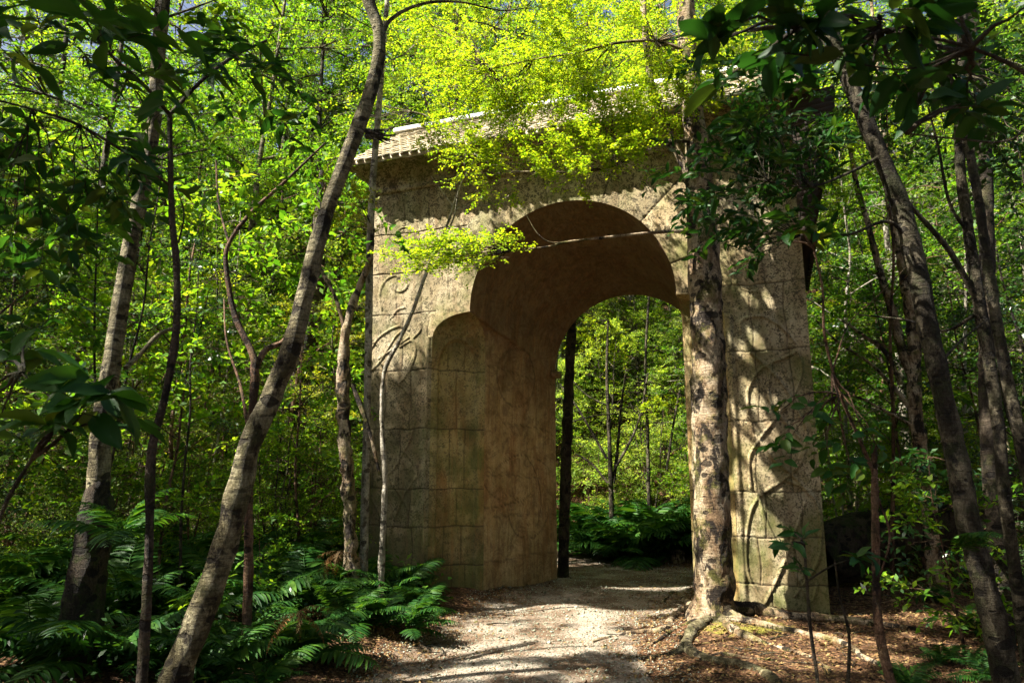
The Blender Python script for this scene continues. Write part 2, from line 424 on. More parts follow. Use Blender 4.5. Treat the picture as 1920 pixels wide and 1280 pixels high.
def ground_mat():
    m, t, b, out = mat('ground_soil')
    tc = t.nodes.new('ShaderNodeTexCoord').outputs['Object']
    at_ = t.nodes.new('ShaderNodeAttribute'); at_.attribute_name = 'path'
    ms = t.nodes.new('ShaderNodeAttribute'); ms.attribute_name = 'moss'
    vo = t.nodes.new('ShaderNodeTexVoronoi'); vo.inputs['Scale'].default_value = 62; t.links.new(tc, vo.inputs['Vector'])
    vo2 = t.nodes.new('ShaderNodeTexVoronoi'); vo2.inputs['Scale'].default_value = 24; t.links.new(tc, vo2.inputs['Vector'])
    g = mixc(t, .5, ramp(t, vo.outputs['Distance'], [(.0, (.44, .39, .32)), (.5, (.25, .21, .16)), (.9, (.07, .05, .034))]), ramp(t, noise(t, tc, 30, 3), [(.35, (.19, .155, .11)), (.65, (.45, .40, .33))]))
    g = mixc(t, ramp(t, noise(t, tc, 1.7, 5, .65), [(.40, (0, 0, 0)), (.56, (.9, .9, .9))]), g, (.12, .075, .045))
    vc = t.nodes.new('ShaderNodeSeparateXYZ'); t.links.new(vo2.outputs['Color'], vc.inputs[0])
    l = ramp(t, vc.outputs[0], [(.0, (.03, .016, .009)), (.35, (.09, .045, .022)), (.7, (.17, .085, .042)), (1., (.26, .16, .08))])
    l = mixc(t, ramp(t, noise(t, tc, 40, 4), [(.45, (0, 0, 0)), (.6, (1, 1, 1))]), l, (.03, .018, .01))
    f = ramp(t, mth(t, 'ADD', at_.outputs['Fac'], mth(t, 'MULTIPLY', mth(t, 'SUBTRACT', noise(t, tc, 6, 5, .7), .5), 1.0)), [(.35, (0, 0, 0)), (.65, (1, 1, 1))])
    c = mixc(t, f, l, g)
    mf = ramp(t, mth(t, 'ADD', ms.outputs['Fac'], mth(t, 'MULTIPLY', mth(t, 'SUBTRACT', noise(t, tc, 9, 5, .7), .5), 1.3)), [(.45, (0, 0, 0)), (.7, (1, 1, 1))])
    c = mixc(t, mf, c, mixc(t, noise(t, tc, 30, 4, .7), (.07, .07, .015), (.27, .24, .04)))
    t.links.new(c, b.inputs['Base Color']); b.inputs['Roughness'].default_value = .95; b.inputs['Specular IOR Level'].default_value = .15
    hh = mth(t, 'ADD', mth(t, 'MULTIPLY', vo.outputs['Distance'], -.6), mth(t, 'ADD', mth(t, 'MULTIPLY', vo2.outputs['Distance'], -.5), noise(t, tc, 12, 4)))
    bump(t, b, hh, .8, .03)
    return m
M_GROUND = ground_mat()
M_LOG0 = None
M_LOG = bark_mat('bark_mossy_log', [(.03, .024, .016), (.06, .045, .03), (.10, .075, .05)], (.015, .012, .009), (.05, .07, .015), .9, .1)

# ---------------------------------------------------------------- ground
ORG = np.array([-.542, 10.101, 0.]); ANG = math.atan2(1356, 3705)
UX = np.array([math.cos(ANG), -math.sin(ANG), 0]); UD = np.array([math.sin(ANG), math.cos(ANG), 0])
PATH = crv([(.2, -6), (.1, 0), (-.1, 4.5), (.25, 7.5), (.85, 9.6), (1.7, 12.2), (1.9, 13.2), (.4, 14.6), (-2.5, 15.6)], 8)
def path_d(x, y):
    P = np.stack([x, y], -1)
    d = np.full(x.shape, 99.)
    for a, b in zip(PATH[:-1], PATH[1:]):
        ab = b - a; t = np.clip(((P - a) @ ab) / (ab @ ab), 0, 1)
        d = np.minimum(d, np.linalg.norm(P - a - t[..., None] * ab, axis=-1))
    return d
def gz(x, y, pd=None):
    x = np.asarray(x, float); y = np.asarray(y, float)
    if pd is None: pd = path_d(x, y)
    P = np.stack([x, y, 0 * x], -1)
    z = -.10 * (1 - ss(1.0, 1.9, pd)) + .05 * vnoise(P, .9) * ss(.8, 2.5, pd) + .015 * vnoise(P, 3.2)
    z = z + .16 * ss(1.6, 3.2, pd) * (x < 0)
    z = z + .10 * np.exp(-(((x - 2.35) / .9) ** 2 + ((y - 8.2) / .8) ** 2))
    rr = np.maximum(y - 16 - .15 * np.abs(x), 0)
    z = z + .62 * rr * ss(0, 8, rr)
    z = z + .25 * np.maximum(np.abs(x) - 14, 0)
    return np.minimum(z, 26 + .02 * y)
def gz1(x, y): return float(gz(np.array([x]), np.array([y]))[0])
def axis(lo, a, b, hi, fine, n1, n2):
    return np.concatenate([np.linspace(lo, a, n1, endpoint=False), np.arange(a, b, fine), np.linspace(b, hi, n2)])
gx = axis(-160, -6, 7, 160, .07, 70, 70); gy = axis(-90, 2.5, 15, 170, .07, 40, 70)
X, Y = np.meshgrid(gx, gy, indexing='ij'); pd = path_d(X, Y)
Z = gz(X, Y, pd)
mb = MB()
mossv = np.exp(-(((X - 2.4) / .75) ** 2 + ((Y - 7.75) / .42) ** 2)) * .72
mb.add(np.stack([X, Y, Z], -1), grid_faces(len(gx), len(gy), flip=True), path=1 - ss(.9, 1.55, pd + .25 * (X > 1.2) * (Y < 9) * 1.2), moss=mossv)
tag(mb.build('ground', M_GROUND), kind='structure')

# ---------------------------------------------------------------- the stone arch, in its own frame
arch = empty('stone_arch', ORG, -ANG)
tag(arch, 'weathered stone gateway arch with carved piers and tiled roof over the path', 'arch')
def A2W(x, y, z): return ORG + UX * x + UD * y + np.array([0, 0, z])
XL, XR, T_, ZT, ZB = -1.78, 4.46, 2.3, 6.0, -.5
FC, FZ, FR = 1.40, 3.94, 1.48
BC, BZ, BR = 1.80, 3.27, 1.28
def cham(z):
    z = np.asarray(z, float)
    q = np.clip((z - 3.52) / .40, 0, 1)
    return .60 * np.sqrt(np.maximum(1 - q ** 2.4, 0))
def px_loc(px, py):
    r = ray(px, py); t = np.dot(ORG - EYE, UD) / np.dot(r, UD); p = EYE + r * t - ORG
    return (np.dot(p, UX), p[2])
def strands():
    zr = lambda a: [(1180 + .484 * x, 560 + .484 * y) for x, y in a]
    zl = lambda a: [(640 + .469 * x, 560 + .469 * y) for x, y in a]
    zu = lambda a: [(640 + .211 * x, 450 + .211 * y) for x, y in a]
    zq = lambda a: [(1180 + .211 * x, 380 + .211 * y) for x, y in a]
    S = [zr(a) for a in (
        [(520, 1190), (560, 1110), (600, 1020), (650, 880), (680, 790)],
        [(500, 760), (530, 860), (580, 960), (640, 1060), (700, 1170), (728, 1110)],
        [(525, 1180), (470, 1090), (452, 1000), (462, 860), (500, 770), (600, 700), (660, 640), (680, 590)],
        [(600, 700), (690, 740), (735, 820), (742, 950), (720, 1040), (640, 1150)],
        [(472, 730), (465, 620), (500, 550), (570, 460), (640, 370), (670, 270), (650, 205)],
        [(462, 440), (462, 350), (515, 268), (600, 230), (655, 200)],
        [(490, 530), (560, 620), (640, 690), (700, 760)],
        [(432, 130), (440, 80), (520, 70), (600, 120), (640, 170)],
        [(470, 210), (540, 270), (600, 340), (650, 430), (690, 520), (660, 620)],
        [(550, 250), (540, 380), (600, 470), (660, 540)])]
    S += [zl(a) for a in (
        [(120, 320), (165, 375), (205, 425)],
        [(215, 330), (265, 375), (293, 450), (285, 540), (245, 620), (200, 690), (150, 720)],
        [(190, 515), (255, 610), (300, 680), (310, 760)],
        [(190, 720), (250, 810), (300, 930)], [(300, 710), (245, 800), (195, 930), (180, 1010)],
        [(110, 460), (125, 440), (160, 500), (120, 560)],
        [(120, 830), (100, 900), (80, 960)], [(110, 780), (150, 860), (165, 950)],
        [(110, 215), (155, 150), (230, 110), (270, 125)], [(150, 240), (235, 180), (275, 150)],
        [(205, 85), (260, 130), (298, 200), (270, 290), (235, 335)],
        [(120, 290), (160, 245), (210, 160), (240, 130)])]
    S += [zu(a) for a in ([(520, 770), (500, 560), (560, 480), (660, 430)][:0] or [(360, 620), (340, 480), (390, 360), (470, 315), (510, 330)],
                          [(440, 400), (500, 455), (560, 440), (590, 390)], [(440, 700), (500, 620), (560, 600)],
                          [(640, 870), (700, 800), (700, 735)], [(520, 950), (600, 900), (640, 900), (660, 980), (600, 1130)])]
    sp = []
    for cx, cz, r0, turns, sg in ((-1.22, 5.18, .34, 1.35, 1), (4.0, 4.85, .40, 1.3, -1), (-.35, 5.35, .22, .9, -1), (3.9, 4.05, .34, .8, 1)):
        a = np.linspace(0, turns * 2 * math.pi, 44)
        sp.append(np.stack([cx + sg * np.cos(a + .8) * r0 * (1 - a / a[-1] * .62), cz + np.sin(a + .8) * r0 * (1 - a / a[-1] * .62)], 1))
    out = []
    for s in S:
        out.append(crv([px_loc(*q) for q in s], 5))
    return [(o, .026, .024 if o[:, 0].mean() > 1 else .014) for o in out] + [(o, .020, .010) for o in sp]
STR = strands()
COURSES = [.31, .85, 1.38, 2.24, 3.11, 3.97, 4.62, 5.25]
VJ = {}
vr = np.random.default_rng(3)
for i in range(9):
    VJ[i] = np.concatenate([np.array([-1.4, -.98]) + vr.uniform(-.25, .25), np.array([.1, .9, 1.9, 2.6]) + vr.uniform(-.2, .2), np.array([3.72, 4.12]) + vr.uniform(-.14, .2)])
def dseg(x, z, a, b):
    ab = b - a; L2 = max(ab @ ab, 1e-9)
    t = np.clip(((x - a[0]) * ab[0] + (z - a[1]) * ab[1]) / L2, 0, 1)
    return np.hypot(x - a[0] - t * ab[0], z - a[1] - t * ab[1])
def relief(x, z):
    """how far the face stands proud (m) and the dirty joint mask"""
    h = np.zeros_like(x); j = np.zeros_like(x)
    x2 = x + .012 * np.sin(z * 9); z2 = z + .010 * np.sin(x * 5 + 1) + .006 * np.sin(x * 17)
    for c in COURSES:
        d = np.abs(z2 - c)
        if c > 3.9: d = np.where((np.hypot(x - FC, z - FZ) < FR + .55) , 9, d)
        j = np.maximum(j, .9 * (1 - ss(.002, .011, d)))
    k = np.searchsorted(COURSES, z2)
    for i in range(9):
        m = k == i
        if not m.any(): continue
        for v in VJ[i]:
            d = np.abs(x2 - v)
            rad = np.hypot(x - FC, z - FZ)
            d = np.where((rad < FR + .55) & (z > 3.9), 9, d)
            j = np.where(m, np.maximum(j, .85 * (1 - ss(.002, .010, d))), j)
    ang = np.arctan2(z - FZ, x - FC); rad = np.hypot(x - FC, z - FZ)
    for a in (.28, .78, 1.22, 1.75, 2.2, 2.7):
        j = np.maximum(j, np.where((rad < FR + .55 + .45 * math.sin(a)) & (z > 3.9), .8 * (1 - ss(.004, .013, np.abs((ang - a) * rad))), 0))
    for P, wd, ht in STR:
        lo = P.min(0) - .1; hi = P.max(0) + .1
        m = (x > lo[0]) & (x < hi[0]) & (z > lo[1]) & (z < hi[1])
        if not m.any(): continue
        xs, zs = x[m], z[m]; d = np.full(xs.shape, 9.)
        for a, b in zip(P[:-1], P[1:]): d = np.minimum(d, dseg(xs, zs, a, b))
        hh = ht * (1 - ss(.25, 1.0, d / wd) ) - .006 * np.exp(-((d - wd * 1.25) / .012) ** 2)
        h[m] = np.where(np.abs(hh) > np.abs(h[m]), hh, h[m])
    for e, sg in ((-.68, 1), (3.48, -1)):       # round bead along the chamfers
        d = np.abs(x - (e - sg * .055))
        h = np.maximum(h, np.where(z < 3.6, .035 * (1 - ss(0, .06, d)), 0))
    P = np.stack([x, z, 0 * x], -1)
    h = h + .012 * vnoise(P, 2.1) + .006 * vnoise(P, 6.7) + .003 * vnoise(P, 19)
    bid = np.zeros_like(x)
    for i in range(9):
        m = k == i
        if m.any(): bid[m] = i * 7 + np.searchsorted(np.sort(VJ[i]), x2[m])
    bid = np.where((np.hypot(x - FC, z - FZ) < FR + .55) & (z > 3.9), 90 + np.searchsorted(np.array([.28, .78, 1.22, 1.75, 2.2, 2.7]), np.arctan2(z - FZ, x - FC)), bid)
    return h - .016 * j, j, (np.sin(bid * 12.9898 + 4.1) * 43758.5453) % 1
def face_patch(mb, xa, xb, zs, n):
    t = np.linspace(0, 1, n)
    Xg = xa[:, None] + (xb - xa)[:, None] * t[None]; Zg = np.repeat(zs[:, None], n, 1)
    h, j, bl = relief(Xg, Zg)
    mb.add(np.stack([Xg, -h, Zg], -1), grid_faces(len(zs), n), joint=j, block=bl)
fm = MB()
zs = np.concatenate([np.arange(ZB, FZ, .0125), FZ + FR * np.sin(np.linspace(0, math.pi / 2, 190))])
half = np.where(zs < FZ, FR, np.sqrt(np.maximum(FR ** 2 - (zs - FZ) ** 2, 0)))
cz = np.where(zs < FZ, cham(zs), 0)
face_patch(fm, np.full_like(zs, XL), FC - half - cz, zs, 110)
face_patch(fm, FC + half + cz, np.full_like(zs, XR), zs, 110)
zt = np.linspace(FZ + FR, ZT, 46)
face_patch(fm, np.full_like(zt, XL), np.full_like(zt, XR), zt, 480)
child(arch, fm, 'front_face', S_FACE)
# chamfers with a sunken round-headed panel
for sg, nm in ((1, 'chamfer_panel'), (-1, 'chamfer_panel')):
    cm = MB()
    zc = np.arange(ZB, FZ + .01, .0125); tt = np.linspace(0, 1, 56)
    Zg, Tg = np.meshgrid(zc, tt, indexing='ij'); c_ = cham(Zg)
    edge = FC - sg * FR
    d1 = np.abs(Tg - .5) / .36
    top = np.clip((Zg - 3.15) / .42, 0, None)
    rr = np.sqrt(d1 ** 2 + np.where(Zg > 3.15, top ** 2, 0))
    rec = .075 * (1 - ss(.93, 1.06, rr))
    j = np.zeros_like(Zg)
    for cc in COURSES[:5]: j = np.maximum(j, 1 - ss(.003, .012, np.abs(Zg + .008 * np.sin(Tg * 9) - cc)))
    kk = np.searchsorted(COURSES, Zg)
    for i, vs in enumerate(((.45, .7), (.3, .62), (.52,), (.38, .66), (.5,), (.33, .64), (.5,))):
        for v in vs: j = np.where((kk == i) & (rr < .95), np.maximum(j, .75 * (1 - ss(.004, .014, np.abs(Tg + .006 * np.sin(Zg * 5) - v)))), j)
    P3 = np.stack([Tg, Zg, Tg * 0 + sg], -1)
    rec = rec + .012 * j + .012 * vnoise(P3, 2.4) * np.minimum(1, 4 * np.minimum(Tg, 1 - Tg)) - .02 * np.sin(math.pi * Tg) ** .5 * (c_ < .58)
    x = edge - sg * c_ * (1 - Tg); y = c_ * Tg
    x = x - sg * rec * .707 * (c_ > .02); y = y + rec * .707 * (c_ > .02)
    cm.add(np.stack([x, y, Zg], -1), grid_faces(len(zc), 56, flip=(sg < 0)), joint=j * (c_ > .05), block=(np.sin((kk * 3 + np.round(Tg * 1.2)) * 12.99) * 43758.5) % 1)
    child(arch, cm, nm, S_CHAM)
# vault and jambs
im = MB()
sv = np.linspace(0, 1, 150); sa = np.linspace(0, math.pi, 120)[1:-1]
zf = ZB + (FZ - ZB) * sv; zb = ZB + (BZ - ZB) * sv
Fp = np.vstack([np.stack([np.full(150, FC - FR), cham(zf), zf], 1), np.stack([FC - FR * np.cos(sa), 0 * sa, FZ + FR * np.sin(sa)], 1), np.stack([np.full(150, FC + FR), cham(zf), zf], 1)[::-1]])
Bp = np.vstack([np.stack([np.full(150, BC - BR), np.full(150, T_), zb], 1), np.stack([BC - BR * np.cos(sa), 0 * sa + T_, BZ + BR * np.sin(sa)], 1), np.stack([np.full(150, BC + BR), np.full(150, T_), zb], 1)[::-1]])
v = np.linspace(0, 1, 90)
G = Fp[:, None] * (1 - v)[None, :, None] + Bp[:, None] * v[None, :, None]
# the vault bells out towards the front
cen = np.stack([FC + (BC - FC) * v, v * 0, FZ + (BZ - FZ) * v], -1)
out = nrm((G - np.stack([cen[:, 0], G[0, :, 1], np.minimum(cen[:, 2], 99)], -1)[None]) * [1, 0, 1])
jn = np.zeros(G.shape[:2])
for cc in (.4, 1.0, 1.6, 2.4, 3.2):
    jn[:, :] = np.maximum(jn, .55 * (1 - ss(.005, .014, np.abs(G[..., 2] + .03 * np.sin(G[..., 1] * 2.2 + cc) + .04 * (G[..., 1]) - cc))) * (vnoise(G, 1.7) > -.2))
arcp = G[..., 1:]
for (cy_, cz_, r_, a0, a1) in ((1.2, 1.9, .75, 3.5, 5.4), (.8, 2.3, 1.2, 3.9, 5.2), (1.6, 1.1, .5, 3.2, 6.2), (1.3, 3.1, .45, 0, 6.3), (1.5, .9, 1.0, 1.0, 2.4), (1.0, 1.2, .9, -.5, .9)):
    dy, dz = arcp[..., 0] - cy_, arcp[..., 1] - cz_
    aa = np.arctan2(dz, dy) % (2 * math.pi)
    m = ((aa - a0) % (2 * math.pi)) < (a1 - a0)
    jn = np.maximum(jn, np.where(m & (G[..., 0] < FC), .75 * (1 - ss(.004, .014, np.abs(np.hypot(dy, dz) - r_))), 0))
rad = (.04 * vnoise(G, 1.3) + .02 * vnoise(G, 4.1) + .008 * vnoise(G, 11)) * np.sin(math.pi * np.clip(v, 0, 1))[None] ** .5 - .012 * jn * -1
G = G + out * rad[..., None]
im.add(G, grid_faces(len(Fp), 90, flip=True), joint=jn)
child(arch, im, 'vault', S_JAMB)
im2 = MB()   # little impost at the back springing
box(im2, (.50, 2.12, 3.2), (.62, 2.36, 3.3))
child(arch, im2, 'impost_block', S_JAMB)
# back and end faces
bm_ = MB()
zs2 = np.concatenate([np.linspace(ZB, BZ, 30), BZ + BR * np.sin(np.linspace(0, math.pi / 2, 40))[1:]])
hb = np.where(zs2 < BZ, BR, np.sqrt(np.maximum(BR ** 2 - (zs2 - BZ) ** 2, 0)))
for xa, xb in ((np.full_like(zs2, XL), BC - hb), (BC + hb, np.full_like(zs2, XR))):
    t = np.linspace(0, 1, 20); Xg = xa[:, None] + (xb - xa)[:, None] * t
    bm_.add(np.stack([Xg, 0 * Xg + T_, np.repeat(zs2[:, None], 20, 1)], -1), grid_faces(len(zs2), 20, flip=True))
bm_.add([(XL, T_, BZ + BR), (XR, T_, BZ + BR), (XR, T_, ZT), (XL, T_, ZT)], [(3, 2, 1, 0)])
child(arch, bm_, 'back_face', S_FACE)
for xe, fl in ((XL, True), (XR, False)):
    em = MB()
    Yg, Zg = np.meshgrid(np.linspace(0, T_, 60), np.linspace(ZB, ZT, 200), indexing='ij')
    n_ = .02 * vnoise(np.stack([Yg + xe, Zg, Yg * 0], -1), 2) * np.sin(math.pi * Yg / T_)
    j = np.zeros_like(Zg)
    for c in COURSES: j = np.maximum(j, 1 - ss(.006, .016, np.abs(Zg - c)))
    em.add(np.stack([xe + n_ + (j * .012 if fl else -j * .012), Yg, Zg], -1), grid_faces(60, 200, flip=fl), joint=j)
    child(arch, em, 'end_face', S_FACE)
# cove cornice
co = MB()
q = np.linspace(0, 1, 14)
prof = [(-.02, 5.93), (.035, 5.94), (.04, 6.0)] + [(.04 + .29 * (1 - math.cos(a * math.pi / 2)), 6.0 + .33 * math.sin(a * math.pi / 2)) for a in q]
rings = []
for off, z in prof:
    pts = []
    cs = [(XL - off, -off), (XR + off, -off), (XR + off, T_ + off), (XL - off, T_ + off)]
    for a, b in zip(cs, cs[1:] + cs[:1]):
        for t in np.linspace(0, 1, 60, endpoint=False): pts.append((a[0] + (b[0] - a[0]) * t, a[1] + (b[1] - a[1]) * t, z))
    rings.append(pts)
Rg = np.array(rings); Rg[:, :, 2] += .012 * vnoise(Rg, 1.6); Rg[:, :, 1] += .01 * vnoise(Rg + 3, 2.2)
k = Rg.shape[1]
i, j_ = np.meshgrid(np.arange(len(prof) - 1), np.arange(k), indexing='ij')
co.add(Rg, np.stack([i * k + j_, i * k + (j_ + 1) % k, (i + 1) * k + (j_ + 1) % k, (i + 1) * k + j_], -1).reshape(-1, 4))
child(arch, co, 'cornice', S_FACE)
# roof of scale tiles
EZ, EYF, RZ, RY, RX0, RX1 = 6.36, -.42, 7.58, 1.15, -2.02, 4.78
roof = MB()
for sgn in (1, -1):
    ye = EYF if sgn > 0 else 2 * RY - EYF
    roof.add([(RX0, ye, EZ), (RX1, ye, EZ), (RX1, RY, RZ), (RX0, RY, RZ), (RX0, ye, EZ - .07), (RX1, ye, EZ - .07), (RX1, RY, RZ - .09), (RX0, RY, RZ - .09)],
             [(0, 1, 2, 3), (4, 7, 6, 5), (0, 4, 5, 1), (0, 3, 7, 4), (1, 5, 6, 2)])
ro = child(arch, roof, 'roof', M_TILE, smooth=False)
tm = MB()
slope = np.array([0, RY - EYF, RZ - EZ]); SL = np.linalg.norm(slope); sdir = slope / SL
snrm = np.array([0, -sdir[2], sdir[1]])
shape = [(-.5, 1.25), (-.5, .35), (-.36, .12), (-.14, .0), (.14, .0), (.36, .12), (.5, .35), (.5, 1.25)]
tr = np.random.default_rng(5)
rows = 12; tl = SL / rows; tw = .155
for sgn in (1, -1):
    for r_ in range(rows):
        nx = int((RX1 - RX0) / tw)
        for c in range(nx):
            x0 = RX0 + tw * (c + .5 + .5 * (r_ % 2)) + tr.normal(0, .006)
            if x0 > RX1 - .02: continue
            s0 = (r_ - .28) * tl + tr.normal(0, .008)
            hgt = .03 + tr.uniform(0, .012); tw_ = tw * .95
            V = []
            for up_ in (0, -.018):
                for a, b in shape:
                    s_ = s0 + b * tl
                    p = np.array([x0 + a * tw_, EYF, EZ]) + sdir * s_ + snrm * (hgt * (1 - .55 * b) + up_)
                    if sgn < 0: p[1] = 2 * RY - p[1]
                    V.append(p)
            F = [(i, (i + 1) % 8, 8 + (i + 1) % 8, 8 + i) for i in range(8)]
            st = tm.n
            tm.add(V, F); 
            tm.f.setdefault(8, []).append(np.array([[0, 1, 2, 3, 4, 5, 6, 7][::1], [15, 14, 13, 12, 11, 10, 9, 8]]) + st)
o = tm.build('roof_covering', M_TILE, ro, smooth=False)
rc = MB()
nr = 14
for i in range(nr):
    xa = RX0 - .03 + (RX1 - RX0 + .06) * i / nr; xb = RX0 - .03 + (RX1 - RX0 + .06) * (i + 1) / nr - .012
    a = np.linspace(-.15, math.pi + .15, 9)
    V = [(x, RY - .13 * math.cos(t) , RZ + .01 + .10 * math.sin(t)) for x in (xa, xb) for t in a]
    rc.add(V, [(j, j + 1, 10 + j, 9 + j) for j in range(8)])
    rc.add([V[0], V[8], V[17], V[9]], [(0, 1, 2, 3)])
rc.build('ridge_cap', M_RIDGE, ro)
# scaled apron down the right end, its shade put into the dark brown
ap = MB()
zz = np.linspace(4.45, 6.34, 30); ww = .14 + .34 * ss(0, 1, (zz - 4.45) / 1.9)
for a, b, wa, wb in zip(zz[:-1], zz[1:], ww[:-1], ww[1:]):
    V = [(XR - .02, -.22, a), (XR + wa, -.30, a), (XR + wb, -.30, b), (XR - .02, -.22, b), (XR - .02, T_ + .2, a), (XR + wa, T_ + .2, a), (XR + wb, T_ + .2, b), (XR - .02, T_ + .2, b)]
    ap.add(V, [(0, 1, 2, 3), (4, 7, 6, 5), (1, 5, 6, 2), (0, 3, 7, 4), (0, 4, 5, 1)])
for r_ in range(17):
    z0 = 4.40 + r_ * .115
    w0 = .14 + .34 * float(ss(0, 1, np.array((z0 - 4.45) / 1.9)))
    for c in range(17):
        y0 = -.27 + .16 * (c + .5 * (r_ % 2))
        ap.add([(XR + w0 + .03, y0, z0), (XR + w0 + .03, y0 + .15, z0), (XR + w0 + .015, y0 + .15, z0 + .14), (XR + w0 + .015, y0, z0 + .14),
                (XR + w0 - .02, y0, z0 + .02), (XR + w0 - .02, y0 + .15, z0 + .02), (XR + w0 - .02, y0 + .15, z0 + .14), (XR + w0 - .02, y0, z0 + .14)],
               [(0, 1, 2, 3), (0, 4, 5, 1), (0, 3, 7, 4), (1, 5, 6, 2)])
child(arch, ap, 'scaled_apron', M_APRON, smooth=False)
#@@PART2
# ---------------------------------------------------------------- where sun flecks fall: gaps in the canopy
LIT = []
def lit_arch(px, py, r, off=0.0):
    rr = ray(px, py); Q = ORG + UD * off; t = np.dot(Q - EYE, UD) / np.dot(rr, UD); LIT.append((EYE + rr * t, r))
def lit_ground(px, py, r):
    rr = ray(px, py); LIT.append((EYE + rr * (-1.55 / rr[2]), r))
def lit_at(px, py, Y, r): LIT.append((at(px, py, Y), r))
for a in ((790, 500, .22), (835, 530, .25), (860, 575, .2), (770, 570, .2), (730, 540, .16), (705, 650, .16), (745, 625, .18), (800, 610, .15), (715, 500, .1), (820, 470, .15),
          (1440, 1085, .17), (1480, 1040, .15), (1420, 960, .16), (1500, 1100, .12), (1460, 1000, .14), (1400, 900, .12), (1480, 900, .07), (1430, 830, .09), (1390, 780, .09), (1460, 760, .07), (1420, 640, .1), (1480, 610, .06),
          (1450, 470, .08), (1440, 410, .10), (1500, 690, .05), (1290, 520, .09), (1285, 480, .07), (1300, 640, .09), (1295, 900, .10), (1300, 800, .08), (1305, 1080, .10), (1500, 960, .07), (1375, 1050, .08), (1370, 900, .08),
          (1450, 1050, .2), (1410, 1110, .16), (1490, 1110, .14), (1420, 1010, .14), (1440, 900, .13), (1400, 840, .12), (1410, 740, .12), (1440, 800, .10), (1395, 660, .1), (1440, 560, .08), (1470, 500, .08), (1530, 700, .05), (1380, 980, .12), (1405, 560, .08), (730, 600, .14), (700, 560, .12), (840, 500, .25), (870, 560, .2), (810, 560, .25), (780, 530, .22),
          (1000, 390, .10), (1180, 350, .12), (1250, 400, .12), (1080, 345, .10), (900, 440, .10)): lit_arch(*a)
for a in ((930, 1135, .35), (1010, 1122, .35), (860, 1150, .25), (1335, 1178, .3), (1290, 1140, .25), (1400, 1165, .2)): lit_ground(*a)
for a in ((765, 1050, 7.6, .32), (800, 1075, 7.6, .2), (700, 1020, 7.5, .25), (600, 1000, 7.3, .3), (510, 1010, 7.0, .3), (640, 1190, 5.9, .22), (430, 1140, 4.8, .15), (250, 975, 5.4, .2), (560, 1060, 6.9, .2), (680, 1080, 7.1, .2), (120, 1080, 5.2, .15), (350, 1100, 5.4, .15)): lit_at(*a)
for px in range(690, 1440, 60): lit_arch(px, 290 - (px - 690) * .18 - 6, .36, -.2); lit_arch(px, 270 - (px - 690) * .18, .35, .5)
for a in ((1250, 1145, .36), (1150, 1135, .40), (1050, 1130, .40), (950, 1140, .30), (1200, 1180, .3), (900, 1165, .25), (1060, 1165, .32), (880, 1190, .28), (1000, 1185, .3), (1120, 1180, .24), (840, 1230, .16), (960, 1225, .14), (1080, 1235, .10), (720, 1265, .08),
          (1400, 1185, .28), (1480, 1188, .28), (1570, 1190, .24), (1540, 1215, .2), (1440, 1215, .2), (1220, 1215, .16), (1660, 1225, .15), (1750, 1195, .12), (1290, 1160, .2), (1640, 1200, .12), (1500, 1235, .14), (1340, 1205, .15), (1420, 1250, .1), (1700, 1180, .10), (1150, 1062, .5), (1240, 1062, .5), (1080, 1060, .4), (1320, 1240, .05), (1600, 1240, .06)): lit_ground(*a)
for a in ((560, 1040, .22), (490, 1050, .2), (640, 1060, .2), (700, 1100, .16), (610, 1120, .16), (530, 1110, .14), (450, 1060, .18), (740, 1080, .2), (380, 1020, .14), (300, 1040, .12)): LIT.append((at(a[0], a[1], 7.2), a[2]))
for a in ((1305, 1100, 7.9, .14), (1305, 1010, 7.9, .13), (1300, 930, 7.9, .13), (1300, 850, 7.9, .12), (1300, 760, 7.9, .12), (1300, 660, 7.9, .12), (1300, 580, 7.9, .10), (1325, 1130, 8.1, .14), (1322, 1060, 8.1, .12), (1318, 980, 8.1, .10), (1318, 900, 8.1, .10), (1322, 800, 8.1, .08), (1320, 700, 8.1, .10), (1320, 610, 8.1, .12), (1318, 520, 8.1, .10), (1290, 110, 8.1, .2),
          (700, 60, 4.2, .10), (655, 300, 4.2, .10), (600, 450, 4.2, .07), (560, 590, 4.2, .09), (520, 720, 4.2, .07), (455, 860, 4.2, .10), (430, 970, 4.2, .06), (370, 1150, 4.2, .06),
          (255, 400, 5.5, .1), (225, 560, 5.5, .1), (195, 720, 5.5, .07), (190, 840, 5.5, .08), (300, 150, 5.5, .08),
          (650, 720, 8.8, .12), (650, 900, 8.8, .14), (655, 1000, 8.8, .12), (725, 850, 8.6, .10), (720, 1000, 8.6, .10),
          (765, 1045, 7.6, .22), (700, 1060, 7.6, .2), (590, 1005, 7.3, .25), (530, 1015, 7.0, .2), (640, 1200, 5.8, .16), (230, 980, 5.5, .2), (440, 1180, 4.6, .14), (800, 1090, 7.8, .12), (550, 1170, 5.6, .1),
          (580, 970, 8.5, .3), (1760, 1180, 6, .08), (1330, 320, 6, .10), (1420, 360, 5.4, .08), (1500, 1090, 5, .06), (1510, 780, 4, .06), (860, 460, 7.8, .5), (940, 340, 7.8, .5), (1050, 320, 7.8, .5), (850, 330, 8, .4), (1120, 150, 8.4, .6), (900, 150, 8.4, .6),
          (1700, 560, 9, .2), (1720, 760, 9, .15), (1640, 230, 4.6, .06), (1740, 640, 4.6, .06), (1815, 950, 4.6, .05),
          (550, 300, 6.5, .35), (450, 400, 6.5, .3), (600, 200, 6.5, .35), (500, 520, 6.5, .25), (380, 250, 6.5, .2), (230, 130, 6, .2), (60, 170, 6, .2)): lit_at(*a)
LP = np.array([p for p, r in LIT]); LR = np.array([r for p, r in LIT])
